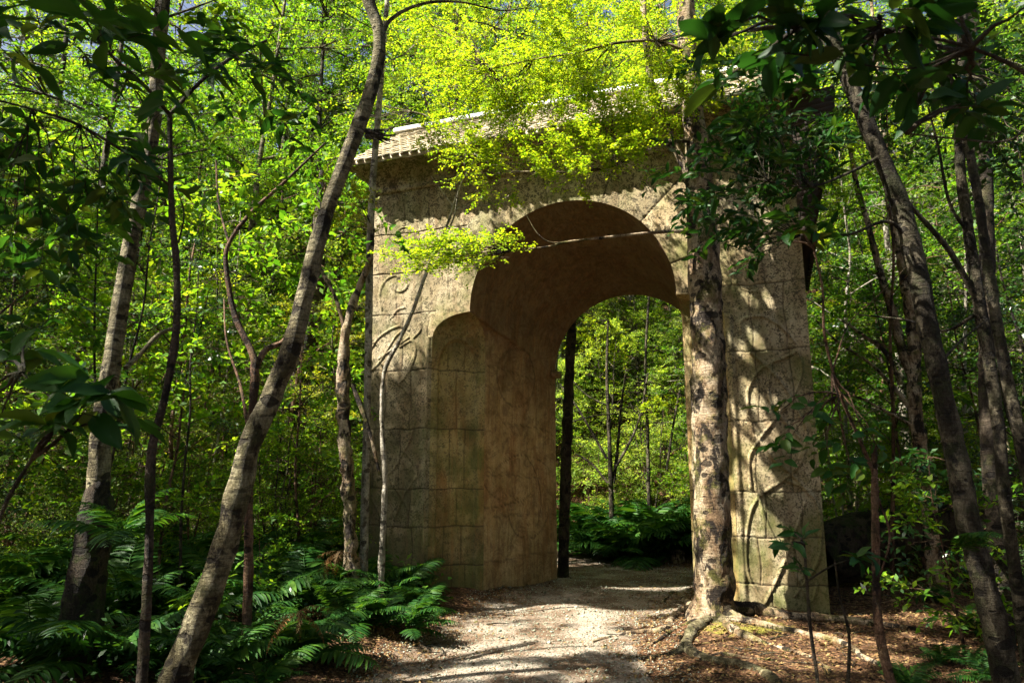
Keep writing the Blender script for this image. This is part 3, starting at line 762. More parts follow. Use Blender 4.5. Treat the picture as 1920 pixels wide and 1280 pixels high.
def sun_keep(P):
    """False for leaves that would stand between the sun and a sun fleck"""
    out = np.ones(len(P), bool)
    for s in range(0, len(P), 20000):
        q = P[s:s + 20000]
        d = q[:, None] - LP[None]
        t = d @ SUN
        dist = np.linalg.norm(d - t[..., None] * SUN, axis=-1)
        out[s:s + 20000] = ~((dist < LR * 1.3 + .03) & (t > .3)).any(1)
    return out
LS = np.array([not (r >= .35 and p[2] > 3.2) for p, r in LIT])
def near_keep(P):
    """the same for boughs that are themselves sunlit: lanes to other sunlit boughs do not count"""
    d = P[:, None] - LP[None, LS]; t = d @ SUN
    return ~((np.linalg.norm(d - t[..., None] * SUN, axis=-1) < LR[LS] * .85) & (t > .5)).any(1)
# ---------------------------------------------------------------- growth
def cloud(wood, leaf, A, Cc, Rr, nsub, nsp, ln, K, L, W, full=False, r0=.008, flat=.35, keep=None, droop=.15, tw=.002, vert=.0, jit=.3):
    """side branches from A into the ellipsoid (Cc, Rr), each with leafy twigs"""
    A = np.asarray(A, float); Cc = np.asarray(Cc, float); Rr = np.asarray(Rr, float)
    u = nrm(rng.normal(0, 1, (nsub, 3))) * (rng.uniform(.15, 1, nsub) ** .45)[:, None]
    E_ = Cc + u * Rr
    O = []; D = []
    for e in E_:
        v = e - A; n = 6
        t = np.linspace(0, 1, n)[:, None]
        sag = np.array([0, 0, 1.]) * np.linalg.norm(v) * rng.uniform(-.06, .14)
        P = A + v * t + sag * (4 * t * (1 - t)) + rng.normal(0, .02 * np.linalg.norm(v), (n, 3)) * (t > 0) * (t < 1)
        if keep is not None and keep is not True and not keep(np.vstack([P, (P[1:] + P[:-1]) / 2])).all(): pass
        elif wood is not None: tube(wood, P, np.linspace(r0, r0 * .25, n), 4, cap=False)
        tt = rng.uniform(.35, 1.0, nsp) ** .8
        tt[:max(1, nsp // 5)] = 1
        ii = np.clip(tt * (n - 1), 0, n - 1.001); i0 = ii.astype(int); f = (ii - i0)[:, None]
        o = P[i0] * (1 - f) + P[i0 + 1] * f
        vd = nrm(v * [1, 1, .35 + vert])
        sd_ = nrm(np.cross(vd, [0, 0, 1]))
        a = rng.normal(0, .85, nsp)
        d = vd[None] * np.cos(a)[:, None] + sd_[None] * np.sin(a)[:, None] + rng.normal(0, jit, (nsp, 3)) * [.5, .5, 1]
        O.append(o + rng.normal(0, ln * .12, o.shape)); D.append(d)
    O = np.concatenate(O); D = np.concatenate(D)
    sprays(leaf, O, D, ln * rng.uniform(.6, 1.2, len(O)), K, L, W, flat=flat, full=full, wood=wood, wr=tw, droop=droop, keep=keep)
def proto_tree(seed, h, r0, c0, spread, nlimb, nsub, nsp, ln, K, L, W, lean=.06, r_end=.25, multi=1, k=8, bushy=False):
    global rng
    rng = np.random.default_rng(seed)
    wood, leaf = MB(), MB()
    for m_ in range(multi):
        a0 = rng.uniform(0, 6.28)
        ln_ = lean * (1 if multi == 1 else 2.5)
        n = 9
        z = np.linspace(-.3, h, n)
        wob = np.cumsum(rng.normal(0, .035 * h / n * 2, (n, 2)), 0)
        P = np.stack([math.cos(a0) * ln_ * z + wob[:, 0], math.sin(a0) * ln_ * z + wob[:, 1], z], 1)
        P = crv(P, 4)
        rr = r0 * (1 - (1 - r_end) * np.linspace(0, 1, len(P)))
        tube(wood, P, rr, k, .10, seed=seed)
        for i in range(nlimb // multi):
            f = c0 + (1 - c0) * (i + rng.uniform(0, 1)) / (nlimb // multi)
            f = min(f, .985)
            q = P[int(f * (len(P) - 1))]
            az = i * 2.4 + rng.uniform(-.5, .5) + m_
            prof = math.sin(math.pi * min(1, .25 + .75 * (f - c0) / (1 - c0))) ** .7 + .25
            L_ = spread * prof * rng.uniform(.6, 1.1)
            e = q + np.array([math.cos(az) * L_, math.sin(az) * L_, L_ * rng.uniform(.1, .6) * (1.2 - f)])
            mid = (q + e) / 2 + np.array([0, 0, L_ * .12]) + rng.normal(0, .06 * L_, 3)
            Pl = crv([q, mid, e], 4)
            tube(wood, Pl, np.linspace(r0 * .42 * (1.1 - .6 * f), r0 * .12, len(Pl)), 5, cap=False)
            cloud(wood, leaf, mid, e, (L_ * .62, L_ * .62, L_ * .34 + .12), nsub, nsp, ln, K, L, W, r0=r0 * .13, tw=.004, flat=.5, vert=.3)
    return wood, leaf
def make_thing(name, wood, leaf, wm, lm, trunk_name='trunk', crown_name='crown'):
    e = empty(name)
    if wood is not None and wood.n: child(e, wood, trunk_name, wm)
    if leaf is not None and leaf.n: child(e, leaf, crown_name, lm, smooth=False)
    return e
PR = {}
def proto(key, name, args, wm, lm, tn='trunk', cn='crown'):
    wood, leaf = proto_tree(**args)
    PR[key] = (name, wood.data(name + '_trunk', wm), leaf.data(name + '_crown', lm, smooth=False), tn, cn)
def plant(key, x, y, s=1.0, rz=None, label='', cat='tree', group=None, lm=None, wm=None, z=None, tilt=0.0, sz=1.0):
    name, wd, lf, tn, cn = PR[key]
    e = empty(name, (x, y, gz1(x, y) - .02 if z is None else z), rng.uniform(0, 6.28) if rz is None else rz)
    e.rotation_euler[0] = rng.normal(0, tilt) if tilt else 0
    e.scale = (s, s, s * sz)
    for me, nm, mt in ((wd, tn, wm), (lf, cn, lm)):
        o = bpy.data.objects.new(nm, me); C.objects.link(o); o.parent = e
        if mt is not None:
            o.material_slots[0].link = 'OBJECT'; o.material_slots[0].material = mt
    tag(e, label, cat, group)
    return e
proto('tall_a', 'tall_tree', dict(seed=1, h=10, r0=.11, c0=.30, spread=2.0, nlimb=17, nsub=7, nsp=9, ln=.42, K=11, L=.085, W=.05), B_GREY, M_MID)
proto('tall_b', 'tall_tree', dict(seed=2, h=11, r0=.10, c0=.22, spread=2.3, nlimb=18, nsub=7, nsp=9, ln=.45, K=11, L=.08, W=.045), B_PALE, M_LIME)
proto('tall_c', 'tall_tree', dict(seed=3, h=8.5, r0=.08, c0=.2, spread=1.8, nlimb=16, nsub=7, nsp=9, ln=.4, K=10, L=.09, W=.055, lean=.12), B_RED, M_LIME)
proto('high', 'tall_tree', dict(seed=9, h=12.5, r0=.09, c0=.6, spread=2.3, nlimb=15, nsub=7, nsp=9, ln=.42, K=11, L=.075, W=.045), B_PALE, M_LIME)
proto('young_a', 'young_tree', dict(seed=4, h=5.2, r0=.045, c0=.22, spread=1.3, nlimb=13, nsub=5, nsp=7, ln=.32, K=10, L=.065, W=.035), B_GREY, M_MID)
proto('young_b', 'young_tree', dict(seed=5, h=6.2, r0=.04, c0=.35, spread=1.2, nlimb=11, nsub=5, nsp=7, ln=.32, K=9, L=.075, W=.04, lean=.12), B_PALE, M_OLIVE)
proto('broad', 'broadleaf_sapling', dict(seed=12, h=4.6, r0=.03, c0=.25, spread=.95, nlimb=11, nsub=4, nsp=4, ln=.30, K=6, L=.125, W=.058, lean=.12), B_RED, M_FRESH, 'stem', 'crown')
proto('broad_low', 'broadleaf_sapling', dict(seed=13, h=2.4, r0=.02, c0=.2, spread=.7, nlimb=9, nsub=4, nsp=4, ln=.26, K=6, L=.12, W=.055, lean=.1), B_RED, M_MID, 'stem', 'crown')
proto('shrub_a', 'leafy_shrub', dict(seed=6, h=1.9, r0=.022, c0=.08, spread=.95, nlimb=15, nsub=5, nsp=8, ln=.26, K=9, L=.055, W=.032, multi=3), B_RED, M_MID, 'stem', 'foliage')
proto('shrub_b', 'leafy_shrub', dict(seed=7, h=2.6, r0=.025, c0=.06, spread=1.1, nlimb=16, nsub=5, nsp=8, ln=.30, K=9, L=.05, W=.022, multi=4), B_GREY, M_OLIVE, 'stem', 'foliage')
proto('pole', 'slender_sapling', dict(seed=8, h=6.5, r0=.028, c0=.45, spread=.8, nlimb=8, nsub=3, nsp=5, ln=.3, K=8, L=.07, W=.04, lean=.10), B_GREY, M_MID, 'stem', 'crown')
rng = np.random.default_rng(21)
# --- woods behind: zones by what they stand beside, so that labels stay true
def zone(px):
    for i, e in enumerate((-99, 150, 330, 480, 640, 960, 1300, 1600, 1760, 9999)):
        if px < e: return i
ZN = ['past the left edge', 'at the left edge', 'behind the pale trunk', 'behind the leaning trunk', 'left of the arch', 'above the roof', 'behind the arch', 'right of the arch', 'behind the leaning grey trunk', 'at the right edge']
def scatter(n, y0, y1, x_pad, mind, ok=None, used=[]):
    pts = []
    tries = 0
    while len(pts) < n and tries < n * 60:
        tries += 1
        y = rng.uniform(y0 ** 1.3, y1 ** 1.3) ** (1 / 1.3); x = rng.uniform(-.80 * y - x_pad, .80 * y + x_pad)
        if ok is not None and not ok(x, y): continue
        if any((x - a) ** 2 + (y - b) ** 2 < mind ** 2 for a, b in pts): continue
        pts.append((x, y))
    return pts
def loc2(x, y):
    d = np.array([x, y, 0]) - ORG; return np.dot(d, UX), np.dot(d, UD)
def clear(x, y, m=.5):
    a, b = loc2(x, y)
    if XL - m < a < XR + m and -1.2 - m < b < T_ + m: return False
    if y < 15.5 and path_d(np.array([x]), np.array([y]))[0] < 1.3 + m: return False
    return True
MATS = [M_FRESH, M_MID, M_FRESH, M_OLIVE, M_FRESH, M_LIME, M_MID]
MN = {M_FRESH.name: 'fresh green', M_LIME.name: 'bright lime green', M_MID.name: 'mid green', M_OLIVE.name: 'olive green', M_YEL.name: 'yellowish'}
WM = [B_GREY, B_PALE, B_RED, B_WHITE]; WN = {B_GREY.name: 'grey', B_PALE.name: 'pale brown', B_RED.name: 'reddish', B_WHITE.name: 'whitish', B_DARK.name: 'dark'}
SEEN = set()
def wood_set(kind, keys, pts, cat, words, smin, smax, mats=MATS):
    for i, (x, y) in enumerate(pts):
        px = 960 + 1356 * x / y
        lm = mats[rng.integers(len(mats))]; wm_ = WM[rng.integers(4)]
        if y < 16 and lm is M_YEL and cat == 'tree': lm = M_LIME
        far = ('far up the slope', 'well back', 'midway back', 'close by')[int(y < 27) + int(y < 20) + int(y < 14.5)]
        z_ = ZN[zone(px)]
        lb = f'{MN[lm.name]} {words}, {WN[wm_.name]} {"stems" if cat == "shrub" else "trunk"}, {far} {z_}'
        for _k in range(40):
            if lb not in SEEN: break
            lm = mats[rng.integers(len(mats))]; wm_ = WM[rng.integers(4)]
            lb = f'{MN[lm.name]} {words}, {WN[wm_.name]} {"stems" if cat == "shrub" else "trunk"}, {far} {z_}'
        SEEN.add(lb)
        plant(keys[i % len(keys)], x, y, rng.uniform(smin, smax), None, lb, cat, f'{words}s of the woods', lm, wm_, tilt=.05)
def in_gap(x, y):   # keep sun lanes to the arch and the view through it open
    a, b = loc2(x, y)
    if not clear(x, y, .9): return False
    if 1.0 < y - 9 and y < 17.5 and -5 < x < 5: return False
    if x < 0 and y < 11.5: return False
    return True
wood_set('t', ['tall_a', 'tall_b', 'tall_c', 'tall_b'], scatter(50, 12.5, 30, 3, 2.0, lambda x, y: in_gap(x, y) and not (-9.5 < x < 6.5 and y < 22)), 'tree', 'tall tree', .85, 1.25)
wood_set('t', ['tall_b', 'tall_a'], scatter(34, 24, 40, 2, 2.2, in_gap), 'tree', 'tall tree', 1.3, 1.8)
wood_set('y', ['young_a', 'young_b'], scatter(72, 11.5, 27, 1, 1.25, lambda x, y: clear(x, y, .9) and not (x < 0 and y < 11.5) and not (-3.5 < x < 5.0 and y < 20.5)), 'tree', 'young tree', .8, 1.2)
wood_set('s', ['shrub_a', 'shrub_b'], scatter(110, 10.8, 26, 0, .9, lambda x, y: clear(x, y, .9) and not (-.2 < x < 4.8 and y < 19.5)), 'shrub', 'leafy shrub', .8, 1.3)
wood_set('p', ['pole'], scatter(60, 9.5, 22, 0, .6, lambda x, y: clear(x, y, .6) and not (-.2 < x < 4.4 and y < 17)), 'sapling', 'slender sapling', .7, 1.15)
# low shrubs close to the arch on the left, below the sun lanes
for i, (x, y) in enumerate([(-4.2, 9.6), (-5.6, 10.3), (-3.4, 11.0), (-6.8, 9.2), (-4.9, 8.6), (-6.0, 7.4), (-7.6, 11.0)]):
    plant('shrub_b' if i % 2 else 'shrub_a', x, y, rng.uniform(.6, .9), None, f'{"mid green" if i % 2 == 0 else "olive"} low shrub in the undergrowth behind {("the red sapling", "the dark sapling", "the sedge tuft", "the pale straight trunk", "the leaning trunk", "the left edge ferns", "the big shadowy trunk")[i]}', 'shrub', 'low shrubs in the undergrowth left of the arch', (M_MID, M_OLIVE)[i % 2])
plant('shrub_b', -3.45, 10.6, .85, None, 'bright yellow green feathery shrub lit by sun just left of the arch pier', 'shrub', None, M_LIME)
plant('young_b', -3.0, 12.3, .8, None, 'yellow leaved young tree beside the top left corner of the arch', 'tree', None, M_YEL)
for x, y, k_, s in ((-1.4, 14.0, 'high', .95), (.7, 16.6, 'high', 1.05), (4.5, 15.4, 'high', 1.0), (5.2, 14.6, 'high', .95), (6.4, 20, 'high', 1.25), (-1.5, 19, 'high', 1.3)):
    p_ = 960 + 1356 * x / y
    plant(k_, x, y, s, None, f'{"nearer" if y < 17 else "taller distant"} lime green tree whose sunlit crown rises above the roof\'s {"left end" if p_ < 900 else "middle" if p_ < 1130 else "right half" if p_ < 1350 else "right corner"}', 'tree', 'lime green trees right behind the arch roof', M_LIME)
for x, y, k_, s in ((1.9, 17.2, 'shrub_a', 1.1), (3.4, 17.8, 'shrub_b', 1.2), (2.6, 19.5, 'young_a', 1.0), (4.6, 19.0, 'young_b', .9), (.9, 18.6, 'young_b', .9), (3.9, 21.5, 'young_a', 1.1), (1.6, 22, 'young_b', 1.2), (5.6, 17.5, 'shrub_a', 1.2), (2.9, 18.4, 'shrub_a', 1.3), (1.3, 20.3, 'shrub_b', 1.4), (4.4, 23.5, 'shrub_a', 1.8), (2.4, 24, 'shrub_b', 1.9)):
    plant(k_, x, y, s, None, f'sunlit lime {"bush" if "shrub" in k_ else "young tree"} framed by the arch, {"nearest" if y < 17.9 else "second" if y < 19 else "middle" if y < 20 else "farthest"} row, {"left" if x / y < .1 else "centre" if x / y < .2 else "right"} of the opening', 'shrub' if 'shrub' in k_ else 'tree', 'sunlit greenery framed by the arch opening', M_PALE)
for x, y, k_, s, lb in ((-9.5, 15.0, 'tall_a', 1.35, 'tall bushy tree at the upper left corner, nearer than its neighbour'), (-12.5, 18.5, 'tall_a', 1.6, 'tall bushy tree at the upper left corner, farther back'), (-8.6, 20.5, 'tall_b', 1.5, 'tall leafy tree high behind the pale straight trunk'), (-6.4, 22, 'tall_a', 1.6, 'tall leafy tree high between the dark sapling and the leaning trunk'), (-11, 24, 'tall_b', 1.7, 'very tall tree on the slope at the upper left'), (-4.6, 24.5, 'tall_b', 1.7, 'very tall tree on the slope behind the top of the leaning trunk'), (14, 22, 'tall_a', 1.6, 'very tall tree on the slope at the upper right corner')):
    plant(k_, x, y, s, None, lb, 'tree', 'tall trees closing the sky', M_MID if 'bushy' in lb else M_FRESH)
# far wooded slope, one mass
fw = MB()
n = 90000
y = rng.uniform(30, 60, n); x = rng.uniform(-1, 1, n) * (y * .95 + 6)
P = np.stack([x, y, gz(x, y, np.full(n, 99.)) + rng.uniform(0, 1, n) ** 1.5 * (7 + 3 * vnoise(np.stack([x, y, 0 * x], -1), .35))], -1)
leaf_quads(fw, P, nrm(rng.normal(0, 1, (n, 3))), nrm(rng.normal(0, 1, (n, 3)) + [-.6, -.5, 1]), rng.uniform(.18, .4, n), rng.uniform(.12, .25, n))
tag(fw.build('far_woods', M_FRESH, None, smooth=False), kind='stuff')

# ---------------------------------------------------------------- trees traced one by one
def to_ground(P, rad):
    """carry the lowest point of a stem down into the soil"""
    p0, p1 = P[0], P[1]
    d = nrm(p0 - p1)
    d = nrm(d * [.6, .6, 1] if d[2] < -.2 else np.array([d[0] * .3, 0, -1]))
    g = gz1(p0[0], p0[1])
    if p0[2] > g + .02:
        k = (p0[2] - g + .12) / -d[2]
        P = np.vstack([p0 + d * k, P]); rad = np.concatenate([[rad[0] * 1.15], rad])
    return P, rad
def stem(mbw, path, Y, root=False, k=12, rough=.1, seed=0, Yend=None, extend=None):
    path = np.array(path, float)
    n = len(path); Ys = np.linspace(Y, Y if Yend is None else Yend, n)
    P = np.array([at(a, b, yy) for (a, b, _), yy in zip(path, Ys)])
    rad = path[:, 2] / 2 * Ys / 1356 * .80
    if root: P, rad = to_ground(P, rad)
    if extend is not None:
        d = nrm(P[-1] - P[-2]); d = nrm(d + [0, 0, .6])
        P = np.vstack([P, P[-1] + d * extend * .5, P[-1] + d * extend + [0, 0, .2 * extend]]); rad = np.concatenate([rad, [rad[-1] * .8, rad[-1] * .45]])
    Q = crv(np.column_stack([P, rad]), 7)
    tube(mbw, Q[:, :3], np.maximum(Q[:, 3], .002), k, rough, seed=seed)
    return Q[:, :3]
def hero(name, label, mt, Y, path, branches=(), leaves=(), lm=M_MID, cat='tree', extend=None, k=12, rough=.1, seed=0, tname='trunk', Yend=None, canopy=None, keepf=sun_keep, lname='crown'):
    w_ = MB()
    Q = stem(w_, path, Y, True, k, rough, seed, Yend, extend)
    base = Q[0].copy(); base[2] = gz1(base[0], base[1])
    e = empty(name, base)
    tag(e, label, cat)
    child(e, w_, tname, mt, world=True)
    for bpath, bY0, bY1 in branches:
        b_ = MB(); stem(b_, bpath, bY0, False, 7, rough, seed, bY1)
        child(e, b_, 'branch', mt, world=True)
    tw, lf = MB(), MB()
    for c in leaves:
        (ax, ay, aY), (cx, cy_, cY), (rx, ry, rY), kw = c
        A = at(ax, ay, aY); Cc = at(cx, cy_, cY)
        cloud(tw, lf, A, Cc, (rx * cY / 1356, rY, ry * cY / 1356), keep=keepf if kw.pop('cull', False) else (None if kw.pop('free', False) else near_keep), **kw)
    if canopy is not None:
        for (cx, cy_, cz_, rx, ry, rz, ns) in canopy:
            cloud(tw, lf, Q[-1], (cx, cy_, cz_), (rx, ry, rz), ns, 16, .55, 11, .13, .075, r0=.02, tw=.004, flat=.5, keep=keepf)
    if tw.n: child(e, tw, 'twigs', mt, world=True)
    if lf.n: child(e, lf, lname, lm, smooth=False, world=True)
    return e
SM = dict(ln=.26, K=12, L=.042, W=.028, tw=.0016, flat=.3)      # small lime leaves near the arch
hero('leaning_tree', 'leaning pale barked tree with dark scars crossing in front of the fern bank', B_PALE, 4.2,
     [(325, 1290, 68), (372, 1160, 62), (410, 1060, 58), (445, 930, 56), (470, 830, 54), (515, 730, 50), (552, 630, 46), (585, 500, 42), (615, 390, 38), (660, 270, 38), (698, 160, 36), (712, 70, 32), (690, 0, 34), (672, -60, 36)],
     [([(712, 95, 14), (730, 40, 10), (790, 8, 8), (860, 4, 6), (940, 20, 4), (990, 14, 2)], 4.2, 4.6)],
     [], extend=3.2, k=16, rough=.13, seed=1, canopy=[(-2.6, 3.6, 8.2, 3.0, 2.6, 1.2, 26)], lm=M_DARK)
sn = MB()
for i in range(14):
    a = at(686, 250 + rng.uniform(-8, 8), 4.15); b = at(rng.uniform(705, 745), 262 + rng.uniform(-26, 10), 4.1 + rng.uniform(-.1, .1))
    tube(sn, crv([a, (a + b) / 2 + rng.normal(0, .006, 3), b], 3), np.linspace(.012, .002, 7), 5, .2, seed=i)
o = sn.build('broken_snag', B_DARK, bpy.data.objects['leaning_tree']); o.matrix_parent_inverse = Matrix_inv(o.parent)
hero('pale_tree', 'straight pale trunk with a dark mossy foot behind the thin dark sapling on the left', B_PALE, 5.5,
     [(140, 1290, 66), (158, 1100, 58), (180, 950, 50), (192, 800, 46), (210, 680, 42), (228, 560, 38), (248, 440, 36), (272, 330, 34), (290, 220, 33), (296, 120, 34), (305, 0, 36), (310, -70, 34)],
     [([(235, 690, 14), (262, 665, 12), (300, 625, 10), (345, 610, 6)], 5.5, 5.9), ([(290, 40, 8), (350, 20, 6), (430, -10, 4)], 5.5, 5.5)],
     [((300, 30, 5.5), (330, 60, 5.7), (230, 90, .8), dict(nsub=9, nsp=9, ln=.35, K=9, L=.10, W=.055, flat=.4, cull=True))],
     extend=3, k=14, seed=2, canopy=[(-3.6, 5.6, 8.6, 3.2, 2.4, 1.2, 26)], lm=M_MID)
_f = MB(); _p = np.array([at(a, b, 5.5) for a, b in ((140, 1290), (158, 1100), (180, 965), (186, 900))]); _p = np.vstack([_p[0] * [1, 1, 0] + [0, 0, -.1], _p])
tube(_f, crv(_p, 8), np.interp(np.linspace(0, 1, 33), [0, .7, 1], [.155, .125, .07]), 16, .22, seed=5)
child(bpy.data.objects['pale_tree'], _f, 'moss_sleeve', M_LOG, world=True)
hero('dark_sapling', 'thin almost black sapling forking into a wide Y in front of the pale straight trunk', B_DARK, 3.2,
     [(272, 1180, 22), (280, 1000, 21), (284, 850, 20), (310, 740, 18), (330, 620, 18), (331, 500, 16), (322, 400, 15), (318, 212, 12)],
     [([(318, 215, 11), (380, 150, 9), (440, 105, 8), (500, 76, 6)], 3.2, 3.5), ([(318, 215, 11), (270, 160, 9), (205, 100, 8), (150, 20, 7), (120, -60, 6)], 3.2, 2.6),
      ([(322, 350, 8), (240, 290, 7), (150, 235, 7), (60, 205, 6), (-40, 180, 5)], 3.2, 2.8), ([(335, 455, 5), (345, 400, 4), (330, 350, 3)], 3.2, 3.3)],
     [((205, 100, 2.8), (150, 120, 2.2), (200, 120, .4), dict(nsub=7, nsp=3, ln=.22, K=5, L=.15, W=.05, r0=.0035, full=True, flat=.35, droop=.3)),
      ((440, 105, 3.4), (430, 180, 3.4), (190, 120, .4), dict(nsub=9, nsp=3, ln=.22, K=5, L=.13, W=.045, r0=.0035, full=True, flat=.4, droop=.35)),
      ((150, 235, 3), (110, 330, 3.1), (170, 130, .5), dict(nsub=12, nsp=3, ln=.2, K=6, L=.11, W=.045, r0=.0035, full=True, flat=.45, droop=.35)),
      ((60, 205, 2.9), (30, 520, 3.2), (120, 140, .4), dict(nsub=10, nsp=3, ln=.2, K=6, L=.10, W=.045, r0=.0035, full=True, flat=.45, droop=.35))],
     lm=M_BIG, k=10, rough=.16, seed=3)
hero('red_sapling', 'reddish sapling with a twisted fork partly hidden behind the leaning pale trunk', B_RED, 6.4,
     [(462, 1180, 22), (466, 1060, 22), (466, 940, 20), (470, 820, 20), (478, 700, 22), (472, 660, 16), (440, 590, 14), (424, 500, 12), (430, 455, 11), (470, 400, 10), (540, 335, 8), (610, 268, 5)],
     [([(478, 690, 18), (500, 655, 15), (530, 640, 12), (560, 600, 8)], 6.4, 6.8), ([(430, 460, 7), (410, 380, 5), (405, 300, 4)], 6.4, 6.6), ([(465, 800, 9), (450, 720, 7), (425, 640, 5), (420, 560, 4)], 6.4, 6.9)],
     [((540, 335, 6.4), (560, 260, 6.6), (130, 120, .7), dict(nsub=13, nsp=7, ln=.33, K=7, L=.13, W=.065, flat=.45, cull=True)),
      ((430, 455, 6.4), (480, 400, 6.6), (150, 120, .7), dict(nsub=13, nsp=7, ln=.33, K=7, L=.12, W=.06, flat=.45, cull=True)),
      ((560, 600, 6.8), (600, 480, 7.0), (90, 110, .6), dict(nsub=9, nsp=6, ln=.3, K=7, L=.12, W=.055, flat=.45, cull=True)),
      ((610, 268, 6.4), (640, 130, 6.8), (90, 110, .7), dict(nsub=9, nsp=7, ln=.33, K=8, L=.12, W=.06, flat=.45, cull=True)),
      ((610, 268, 6.4), (715, 430, 6.5), (38, 50, .15), dict(nsub=5, nsp=3, ln=.18, K=5, L=.12, W=.05, full=True, flat=.5, droop=.5)),
      ((405, 300, 6.6), (400, 150, 6.7), (160, 120, .7), dict(nsub=12, nsp=7, ln=.33, K=8, L=.10, W=.055, flat=.45, cull=True))],
     lm=M_MID, seed=4)
hero('peeling_tree', 'knobbly dark and white peeling trunk just left of the arch', B_TAN, 8.9,
     [(658, 1050, 36), (655, 960, 32), (652, 880, 30), (645, 800, 30), (642, 720, 32), (646, 640, 26), (655, 590, 20), (672, 540, 17), (692, 490, 14), (700, 430, 10)],
     [([(650, 640, 14), (630, 560, 10), (600, 500, 8), (585, 420, 6)], 8.9, 9.3), ([(660, 720, 12), (690, 800, 10), (712, 890, 8)][::-1], 8.8, 8.9)],
     [((700, 430, 8.9), (650, 380, 9.1), (70, 70, .6), dict(nsub=9, nsp=8, ln=.3, K=10, L=.06, W=.035, flat=.35))], lm=M_YEL, rough=.28, seed=5, k=14)
hero('white_sapling', 'crooked thin whitish sapling standing against the left pier of the arch', B_WHITE, 8.75,
     [(716, 1045, 15), (720, 960, 13), (722, 890, 14), (716, 800, 11), (720, 700, 10), (748, 640, 10), (775, 580, 9), (800, 510, 8), (835, 430, 7), (855, 370, 6), (875, 290, 4)],
     [([(820, 470, 6), (850, 410, 5), (862, 350, 4), (890, 300, 3)], 8.7, 8.4), ([(848, 385, 4), (830, 360, 3), (808, 330, 2)], 8.75, 8.7), ([(850, 390, 4), (905, 385, 3), (950, 370, 2), (960, 350, 1.5)], 8.75, 8.6),
      ([(850, 395, 3), (880, 380, 2.5), (892, 365, 2)], 8.75, 8.6)],
     [((875, 290, 8.7), (890, 300, 8.4), (75, 60, .5), dict(nsub=14, nsp=9, cull=True, **SM)), ((870, 300, 8.6), (830, 250, 8.6), (60, 40, .5), dict(nsub=8, nsp=8, cull=True, **SM))], lm=M_LIME, k=8, rough=.18, seed=6)
hero('white_pole_tree', 'tall slim bright white trunk rising past the left end of the tiled roof', B_WHITE, 9.0,
     [(690, 700, 18), (692, 560, 18), (694, 450, 18), (697, 380, 17), (702, 300, 16), (710, 210, 15), (718, 110, 13), (726, 0, 12), (730, -60, 12)],
     [([(717, 120, 5), (760, 100, 4), (800, 60, 3)], 9, 9.3)], [((717, 120, 9), (780, 110, 9.3), (80, 80, .7), dict(nsub=9, nsp=8, cull=True, **SM))], lm=M_LIME, extend=1.5, k=10, rough=.08, seed=7)
hero('dark_old_tree', 'massive dark shadowy trunk standing deep in the woods left of the arch', B_DARK, 13.5,
     [(535, 960, 50), (545, 850, 54), (556, 740, 56), (575, 640, 54), (590, 520, 46), (598, 430, 34), (602, 360, 22), (604, 320, 12)],
     [([(575, 650, 26), (610, 560, 20), (640, 480, 14)], 13.5, 13.8)], [((602, 360, 13.5), (600, 300, 13.3), (110, 110, 1.6), dict(nsub=16, nsp=10, ln=.4, K=10, L=.08, W=.045, flat=.45))], lm=M_MID, k=16, rough=.14, seed=8)
